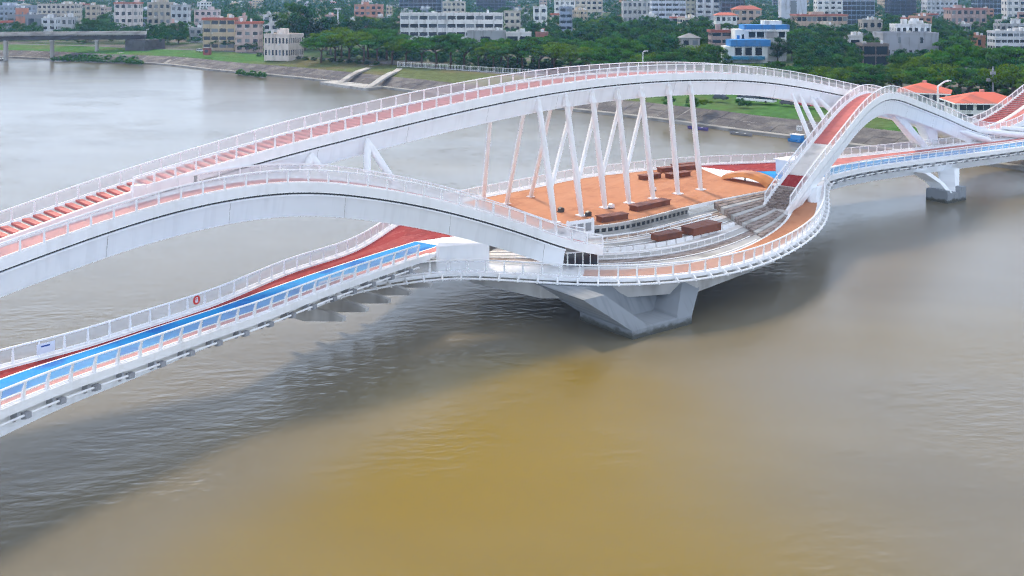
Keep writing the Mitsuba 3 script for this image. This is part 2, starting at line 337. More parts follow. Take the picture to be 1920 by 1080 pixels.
KM = walkway(M, wM, 'high main arched walkway crossing above the platform')
KL = walkway(Lp, wL, 'near arched walkway coming down to the left end of the platform', 2.2, 5.4)
KR = walkway(Rp, wR, 'steep humped walkway rising from the right end of the platform', 2.2)
LMt = LM[-1]
treads(KM, 'tread', M, lambda s: wM(s) - .75, 2.0, LM[-1] - 1, 1.0, .66, 'red_tread', lift=.12, flat=True, thick=.2)
treads(KL, 'plank', Lp, wL - .95, 1.0, LL[-1] - .5, 2.0, 1.9, 'pink_plank', lift=.06)
treads(KR, 'dark_step', Rp, wR - .95, .2, 5.2, .62, .5, 'weathered_wood', lift=.16, flat=True, thick=.3)
treads(KR, 'red_board', Rp, wR - .95, 5.4, 8.3, 1.4, 1.36, 'red_deck', lift=.07)
treads(KR, 'grey_board', Rp, wR - .95, 8.4, 17.6, 3.0, 2.95, 'pale_step', lift=.07)
treads(KR, 'red_board', Rp, wR - .95, 17.7, 38, 2.0, 1.96, 'red_tread', lift=.07)
treads(KR, 'plank', Rp, wR - .95, 38, LR[-1], 2.0, 1.9, 'pink_plank', lift=.06)

def edge(P, w, side, s0, s1, dz=.18):
    Ls = arclen(P)
    off = np.array([side * ((w(s) if callable(w) else w) / 2 - .02) for s in Ls])
    return part_of(offset(P, off, dz), s0 if s0 else 0, s1)
def eL(P, w, side):
    Ls = arclen(P); off = np.array([side * ((w(s) if callable(w) else w) / 2 - .02) for s in Ls]); Q = offset(P, off, .18); return Q, arclen(Q)
Q, q = eL(M, wM, 1);  railing(part_of(Q, 1, q[-1] - .5), 'far glass railing of the high arched walkway')
Q, q = eL(M, wM, -1); f = q[-1] / LM[-1]
railing(part_of(Q, sp * f, iM(73) * f), 'near glass railing of the high arched walkway')
Q, q = eL(Lp, wL, -1); railing(part_of(Q, 1, q[-1]), 'near glass railing of the low left arch')
Q, q = eL(Lp, wL, 1); sl = float(np.interp(-35.2, Lp[:, 0], LL)); railing(part_of(Q, sl, q[-1]), 'inner glass railing of the low left arch')
Q, q = eL(Rp, wR, -1); railing(part_of(Q, 1, q[-1] - .5), 'near glass railing of the steep right hump')
Q, q = eL(Rp, wR, 1); sr = float(np.interp(70.9, Rp[:, 0], LR)); railing(part_of(Q, 1, sr), 'inner glass railing of the steep right hump')
n0 = along(M, np.array([sp]))[0]; nb = offset(M, -wM(sp) / 2, .2)[np.searchsorted(LM, sp)]
put(KM + '__nose_plate', tf(bx(-.9, .4, -.35, .35, -.9, .35), nb, math.atan2(.68, .74)), 'white_paint')

# railings of the decks
railing(part_of(z3(FE, ZD + .16), 0, arclen(FE)[-1] - 1), 'long far glass railing along the back of the deck')
P_ = offset(z3(nel[:-6], ZD + .16), .05); railing(part_of(P_, 0, arclen(P_)[-1]), 'near railing of the left approach with outward curved posts', lean=-.35, height=1.4, post_w=.2, thick=.2, mid=.55)
P_ = offset(z3(NER[1:], ZD + .16), .05); railing(part_of(P_, 0, arclen(P_)[-1]), 'near railing of the right approach beside the blue lane', lean=-.25, height=1.35, mid=.5)

# --- the sunken lobe in front of the platform
LB = free(B + '__terrace'); labels[LB] = {'label': 'sunken stepped terrace in front of the orange platform'}
OEi = offset(OE, 4.3)
iOE = lambda x: int(np.argmin(abs(OE[:, 0] - x)))
def ruled(A, Bq, th, z_of=None):
    A, Bq = np.asarray(A), np.asarray(Bq); n = len(A)
    v = np.vstack([A, Bq, A - [0, 0, th], Bq - [0, 0, th]]); i = np.arange(n - 1)
    q = lambda a, b: np.stack([a * n + i, a * n + i + 1, b * n + i + 1, b * n + i], 1)
    e = np.array([[0, n, 3 * n, 2 * n], [n - 1, 3 * n - 1, 4 * n - 1, 2 * n - 1]])
    return v, np.vstack([q(0, 1), q(2, 3)[:, ::-1], q(0, 2)[:, ::-1], q(1, 3), e])
put(LB + '__walkway', ruled(OE, OEi, .35), 'white_paint')
k0, k1 = iOE(8), len(OE) - 4
put(LB + '__boardwalk', ruled(offset(OE, .9, .03)[k0:k1], offset(OE, 3.9, .03)[k0:k1], .028), 'orange_deck')
put(LB + '__edge_beam', sweep(OE, rect(-.22, .2, -.26, .12)), 'white_paint')
put(LB + '__service_pipe', sweep(OE + [0, 0, -.42], [(math.cos(t) * .12 - .75, math.sin(t) * .12) for t in np.arange(8) * math.pi / 4]), 'white_paint', 35)
for s in np.arange(6, arclen(OE)[-1] - 1, 2.2):
    p, q = along(OE, np.array([s, s + .5])); d = (q - p) / np.linalg.norm(q - p); n = np.array([-d[1], d[0], 0]); n /= np.linalg.norm(n)
    put(LB + '__bracket', hull([p + n * u + d * w + [0, 0, v] for u, v in ((.1, .1), (-.2, .1), (-.95, -.3), (-.95, -.55), (.1, -.5)) for w in (-.09, .09)]), 'white_paint')
P_ = offset(OE, -.05, .14); railing(part_of(P_, 3, arclen(P_)[-1]), 'curved near railing round the sunken terrace', lean=-.12, height=1.4, post_w=.17)

# tiers between the platform's front edge and the walkway
ns = 48
A_ = along(PE, np.linspace(2.0, arclen(PE)[-1] - .5, ns))
kk = np.linspace(iOE(-6), iOE(46.0), ns)
Bq = np.stack([np.interp(kk, np.arange(len(OEi)), OEi[:, j]) for j in range(3)], 1)
def lerp(t, z): return np.c_[A_ + (Bq[:, :2] - A_) * t, np.full(ns, 0.0) + z]
mid = 31
for k in range(5):
    t0, t1 = k * .104 + .004, (k + 1) * .104
    put(LB + '__tier', ruled(lerp(t1, 5.78 - .09 * k)[:mid + 1], lerp(t0, 5.78 - .09 * k)[:mid + 1], .7), ('concrete', 'weathered_wood', 'pale_step', 'concrete', 'pale_step')[k])
    put(LB + '__nosing', ruled(lerp(t1 + .0002, 5.80 - .09 * k)[1:mid], lerp(t1 - .014, 5.80 - .09 * k)[1:mid], .06), 'white_paint')
for k in range(4):
    t0, t1 = .525 + k * .119 + .004, .525 + (k + 1) * .119
    put(LB + '__tier', ruled(lerp(t1, 5.32 - .07 * k)[:mid + 1], lerp(t0, 5.32 - .07 * k)[:mid + 1], .5), ('pale_step', 'concrete', 'weathered_wood', 'concrete')[k])
    put(LB + '__nosing', ruled(lerp(t1 + .0002, 5.335 - .07 * k)[1:mid], lerp(t1 - .012, 5.335 - .07 * k)[1:mid], .05), 'white_paint')
for k in range(13):
    t0, t1 = k / 13 + .002, (k + 1) / 13
    put(LB + '__wood_step', ruled(lerp(t1, 6.80 - .125 * k)[mid:], lerp(t0, 6.80 - .125 * k)[mid:], .9), ('weathered_wood', 'weathered_wood', 'concrete')[k % 3])
put(LB + '__underside', ruled(np.c_[OEi[iOE(-7):iOE(46), :2], np.full(iOE(46) - iOE(-7), 4.75)], np.c_[A_[np.linspace(0, ns - 1, iOE(46) - iOE(-7)).astype(int)], np.full(iOE(46) - iOE(-7), 4.75)], .3), 'concrete')
# the front face under the platform edge: a row of dark square openings between light posts
F0 = along(PE, np.linspace(3.5, 31, 29))
for i in range(28):
    a, b = F0[i], F0[i + 1]; d = (b - a) / np.linalg.norm(b - a); n = np.array([d[1], -d[0]])
    def wallq(p, q, z0, z1, o0, o1): return hexa([(*(p + n * o1), z0), (*(q + n * o1), z0), (*(q + n * o0), z0), (*(p + n * o0), z0)], [(*(p + n * o1), z1), (*(q + n * o1), z1), (*(q + n * o0), z1), (*(p + n * o0), z1)])
    put(LB + '__opening', wallq(a + d * .12, b - d * .12, 6.1, 6.6, .02, .06), 'pane_glass')
    put(LB + '__mullion', wallq(a - d * .12, a + d * .12, 6.1, 6.6, .0, .2), 'concrete')
put(LB + '__riser', cat([(lambda P: sweep(np.c_[P, np.full(len(P), z)], rect(-.2, 0, 0, h)))(F0) for z, h in ((5.76, .335), (6.605, .36))]), 'concrete')
railing(along(lerp(.27, 5.62)[2:mid - 2], np.linspace(0, arclen(lerp(.27, 5.62)[2:mid - 2])[-1], 30)), 'low open railing on the upper tiers of the terrace', height=.8, pitch=1.5, thick=.06, post_w=.07, panel=False)
railing(along(lerp(.76, 5.2)[3:mid - 4], np.linspace(0, arclen(lerp(.76, 5.2)[3:mid - 4])[-1], 30)), 'low open railing on the lower tiers of the terrace', height=.8, pitch=1.5, thick=.06, post_w=.07, panel=False)
G0 = lerp(.535, 0)[3:mid, :2]; G0 = along(G0, np.linspace(0, arclen(G0)[-1], 21))
for i in range(20):
    a, b = G0[i], G0[i + 1]; d = (b - a) / np.linalg.norm(b - a); n = np.array([d[1], -d[0]])
    put(LB + '__white_panel', hexa([(*(a + d * .1 + n * .3), 5.3), (*(b - d * .1 + n * .3), 5.3), (*(b - d * .1 + n * .1), 5.3), (*(a + d * .1 + n * .1), 5.3)],
                                   [(*(a + d * .1 + n * .25), 5.85), (*(b - d * .1 + n * .25), 5.85), (*(b - d * .1 + n * .1), 5.85), (*(a + d * .1 + n * .1), 5.85)]), 'white_paint')

# box under the lobe, floor beams, main pier
SO = [(3.2, 118.4), (12, 118.6), (21, 120.9), (33, 134), (38, 147), (20, 150), (-4, 136), (-5, 125)]
put(B + '__soffit', prism(SO, 2.7, 4.62), 'concrete', label='grey concrete box under the curved terrace')
for i, s in enumerate(np.arange(70, 92, 3.6)):
    p = along(z3(NEL, 0), np.array([min(s, arclen(NEL)[-1] - .1)]))[0]
    d = np.array([.6, .8, 0]); n = np.array([-.8, .6, 0])
    if s > arclen(NEL)[-1]: p = p + np.array([.93, -.1, 0]) * (s - arclen(NEL)[-1])
    put(B + '__floor_beam', hull([p + n * u + d * w + [0, 0, z] for u, z in ((-1.6, 4.4), (-1.6, 4.0), (4, 3.0), (7, 3.0), (7, 4.6), (0, 4.6)) for w in (-.25, .25)]), 'concrete')
A2, B2 = np.array([.8, .6]), np.array([-.6, .8]); F2 = np.array([12.7, 112.6])
def pp(a, b, z): return (*(F2 + A2 * a + B2 * b), z)
def quad(a0, a1, b0, b1, z): return [pp(a0, b0, z), pp(a1, b0, z), pp(a1, b1, z), pp(a0, b1, z)]
PR = free(B + '__pier'); labels[PR] = {'label': 'large grey V-shaped main pier under the terrace'}
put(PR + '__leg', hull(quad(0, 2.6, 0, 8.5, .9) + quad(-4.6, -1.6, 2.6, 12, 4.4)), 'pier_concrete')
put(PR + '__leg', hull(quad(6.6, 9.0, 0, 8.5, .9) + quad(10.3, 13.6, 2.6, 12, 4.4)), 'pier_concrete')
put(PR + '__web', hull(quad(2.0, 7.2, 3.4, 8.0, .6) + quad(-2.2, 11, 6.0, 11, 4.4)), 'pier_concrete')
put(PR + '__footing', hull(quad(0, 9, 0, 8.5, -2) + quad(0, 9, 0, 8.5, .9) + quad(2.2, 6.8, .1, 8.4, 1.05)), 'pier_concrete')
# right V pier
PV = free(B + '__pier'); labels[PV] = {'label': 'white V-shaped pier on a grey block under the right approach'}
a_ = np.array([.82, .57]); b_ = np.array([-.57, .82]); o_ = np.array([75.2, 184.2])
def pv(a, b, z): return (*(o_ + a_ * a + b_ * b), z)
def qv(a0, a1, b0, b1, z): return [pv(a0, b0, z), pv(a1, b0, z), pv(a1, b1, z), pv(a0, b1, z)]
put(PV + '__block', cat([hull(qv(0, 5.6, 0, 4.2, -2) + qv(0, 5.6, 0, 4.2, 1.5)), hull(qv(0, 1.1, 0, 4.2, 1.49) + qv(0, .8, .1, 4.1, 2.1)), hull(qv(3.2, 5.6, 0, 4.2, 1.49) + qv(4.3, 5.6, .1, 4.1, 2.4))]), 'pier_concrete')
put(PV + '__leg', cat([hull(qv(1.3, 2.4, .6, 3.4, 1.5) + qv(.3, 1.5, 1.6, 4.6, 3.2)), hull(qv(.3, 1.5, 1.6, 4.6, 3.2) + qv(-1.6, -.1, 3.2, 6.8, 4.9))]), 'girder_paint')
put(PV + '__leg', hull(qv(3.3, 4.4, .6, 3.4, 1.6) + qv(7.0, 8.6, 3.2, 6.8, 4.9)), 'girder_paint')
PW = free(B + '__pier'); labels[PW] = {'label': 'pier leg at the right edge of the picture'}
o_ = np.array([107.0, 205.5])
put(PW + '__leg', hull(qv(1.0, 2.8, .6, 3.6, 1.2) + qv(-2.4, -.4, 3.0, 6.6, 4.9)), 'girder_paint')
put(PW + '__block', hull(qv(0, 5.6, 0, 4.2, -2) + qv(0, 5.6, 0, 4.2, 1.8)), 'pier_concrete')

# --- columns on the platform
def poly_member(pts, r):
    ms = []
    for k in range(len(pts) - 1): ms.append(hull(np.vstack([trimesh.creation.icosphere(1, radius=r[k]).vertices + pts[k], trimesh.creation.icosphere(1, radius=r[k + 1]).vertices + pts[k + 1]])))
    return cat(ms)
feet = [(5.5, 137), (9.2, 141.2), (12.75, 146.2), (16.4, 149.5), (20.2, 152.6), (24.3, 156.2), (28.2, 159.4)]
for i, (x, y) in enumerate(feet):
    j = int(np.argmin(abs(M[:, 0] - (x - 4.1)))); n = laterals(M)[j]; w = wM(LM[j])
    top = M[j] - n * (w / 2 - .1); top[2] = M[j][2] - 1.6
    foot = np.array([x, y, ZD + .04])
    C = free(B + '__column'); labels[C] = {'label': ('forked' if i < 4 else 'single') + ' white column carrying the high walkway, number %d from the left of the thick ones' % (i + 1)}
    J = foot + (top - foot) * .27
    put(C + '__shaft', poly_member([foot, J, top], [.34, .44, .36]), 'white_paint', 35)
    put(C + '__cap', hull([top + n * a - np.array([0, 0, 1.2 - 3 * b]) + np.array([n[1], -n[0], 0]) * c for a, b, c in ((-.45, 0, .4), (-.45, 0, -.4), (.3, 0, .4), (.3, 0, -.4), (.05, .62, .12), (.05, .62, -.12), (.3, .62, .12), (.3, .62, -.12))]), 'white_paint')
    put(C + '__base_plate', tf(bx(-.6, .6, -.6, .6, 0, .12), foot + [0, 0, .01], .75), 'white_paint')
    if i < 4:
        jj = int(np.argmin(abs(M[:, 0] - (x + 4.3)))); t2 = M[jj] + laterals(M)[jj] * (wM(LM[jj]) / 2 - 1.3); t2[2] = M[jj][2] - 3.3
        put(C + '__branch', poly_member([J, J + (t2 - J) * .12 + [.1, .1, .3], t2], [.27, .30, .28]), 'white_paint', 35)
for i, ((x, y), tx) in enumerate((((-4.0, 146), -1.2), ((-.75, 149), 2.6), ((2.7, 154), 6.5))):
    j = int(np.argmin(abs(M[:, 0] - tx))); t2 = M[j] + laterals(M)[j] * (wM(LM[j]) / 2 - 1.2); t2[2] = M[j][2] - 3.3
    C = free(B + '__column'); labels[C] = {'label': 'thin leaning white column behind, number %d from the left' % (i + 1)}
    put(C + '__shaft', poly_member([np.array([x, y, ZD + .04]), t2], [.32, .26]), 'white_paint', 35)
    put(C + '__base_plate', tf(bx(-.45, .45, -.45, .45, 0, .1), (x, y, ZD + .05), .75), 'white_paint')

# struts between the walkways
for xm, feet2 in ((-23.2, (-20.8, -18.0)), (-18.2, (-14.7, -11.4))):
    j = int(np.argmin(abs(M[:, 0] - xm))); a = M[j] - laterals(M)[j] * (wM(LM[j]) / 2 - .15); a[2] = M[j][2] - 1.45
    for xl in feet2:
        k = int(np.argmin(abs(Lp[:, 0] - xl))); b = Lp[k] + laterals(Lp)[k] * (wL / 2 + .05); b[2] = Lp[k][2] - .4
        put(B + '__strut', poly_member([a, a + (b - a) * .15 + [0, 0, -.15], b], [.24, .42, .42]), 'white_paint', 35)
for xm, xr in ((43.6, 48.2), (45.0, 50.4), (47.4, 52.2), (49.0, 54.6)):
    j = int(np.argmin(abs(M[:, 0] - xm))); a = M[j] - laterals(M)[j] * (wM(LM[j]) / 2 - .5); a[2] = M[j][2] - 1.9
    k = int(np.argmin(abs(Rp[:, 0] - xr))); b = Rp[k] + laterals(Rp)[k] * (wR / 2 + .05); b[2] = Rp[k][2] - 1.3
    put(B + '__strut', poly_member([a, a + (b - a) * .25 + [0, 0, -.1], b], [.14, .38, .36]), 'white_paint', 35)
# branching arms between the ribbon on the right and the deck
for a, b, w in (((78.8, 202.0, 12.0), (93.5, 209.6, 7.3), 1.0), ((86.4, 206.8, 10.1), (103.5, 215.6, 7.4), 1.1), ((98.2, 213.6, 9.3), (112, 221.5, 7.4), 1.0)):
    put(B + '__arm', poly_member([np.array(a), np.array(a) * .5 + np.array(b) * .5, np.array(b)], [.32, .5, .7]), 'white_paint', 35)
put(B + '__arch_leg', hull([(66.5, 187.5, 15.6), (70, 191.5, 14.6), (66.3, 190.5, 15.6), (70, 194.5, 14.6), (78.2, 201.8, 6.6), (79.8, 203.2, 6.6), (77, 203.4, 6.6), (78.6, 204.8, 6.6)]), 'girder_paint')
put(B + '__arch_leg', hull([(76.2, 198.6, 12.8), (80.4, 201.9, 11.6), (75.2, 200.6, 12.8), (79.4, 203.9, 11.6), (80.4, 203.6, 6.6), (81.8, 204.6, 6.6), (79.4, 205, 6.6), (80.8, 206, 6.6)]), 'girder_paint')
j = int(np.argmin(abs(Rp[:, 0] - 43.4)))
put(B + '__arch_leg', hull([(*p, z) for p, z in (((43.5, 155.6), 4.9), ((44.5, 156.4), 4.9), ((44, 155), 4.9), ((44.6, 155.6), 4.9))] + [(*(Rp[j][:2] + np.array(q)), Rp[j][2] - 3) for q in ((-.6, -.8), (.9, .9), (1.2, -1.6), (2.4, 0))]), 'girder_paint')
# pedestal under the low left arch
put(B + '__pedestal', hull([(x, y, z) for x, y in ((-8.6, 121.0), (-8.2, 120.6), (-2.6, 122.2), (-3.6, 125.0), (-8.4, 123.6)) for z in (5.0, 7.9)] + [(-8.3, 121, 8.25), (-2.9, 122.5, 7.95), (-3.8, 124.8, 8.0), (-8.2, 123.4, 8.3)]), 'girder_paint', label='white block carrying the low left arch')
# ------------------------------------------------------------------ river
def water_fn(p, n, uv):
    a = fbm(p.x * 0.012 + 4.0, p.y * 0.018, 0.0, 4)
    b = fbm(p.x * 0.05 + p.y * 0.03, p.y * 0.09, 3.0, 3)
    plume = smoothstep(-24.0, -3.0, p.x - (p.y - 70.0) * 0.25 + (a - 0.5) * 40.0) * (1 - smoothstep(8.0, 32.0, p.x + (a - 0.5) * 40.0)) * (1 - smoothstep(84.0, 125.0, p.y + (b - 0.5) * 40.0))
    c = mix((0.180, 0.162, 0.122), (0.225, 0.150, 0.006), dr.clip(plume * 0.9 + smoothstep(0.5, 0.75, a) * 0.25, 0, 1))
    return c * (0.88 + 0.24 * b)
def wave_fn(p, n, uv):                # near-glassy water with ruffled patches
    big = fbm(p.x * 0.045 + 7.0, p.y * 0.07, 1.0, 3)
    w = fbm(p.x * 0.55 + p.y * 0.2, p.y * 1.25 - p.x * 0.25, 2.0, 3)
    return (w * 0.05 + noise(p.x * 2.3, p.y * 3.6) * 0.012) * (0.55 + smoothstep(0.46, 0.68, big) * 0.9)
scene['water'] = {'type': 'bumpmap', 'scale': 1.0, 'arbitrary': proc(wave_fn, eps=0.08),
                  'bsdf': {'type': 'roughplastic', 'diffuse_reflectance': proc(water_fn), 'int_ior': 1.34, 'alpha': 0.05, 'nonlinear': False}}
put('river', (np.array([(-1700, -500, 0), (1700, -500, 0), (1700, 2500, 0), (-1700, 2500, 0.)]), np.array([[0, 1, 2, 3]])), 'water', label='calm turbid brown river reflecting the pale sky', kind='structure')
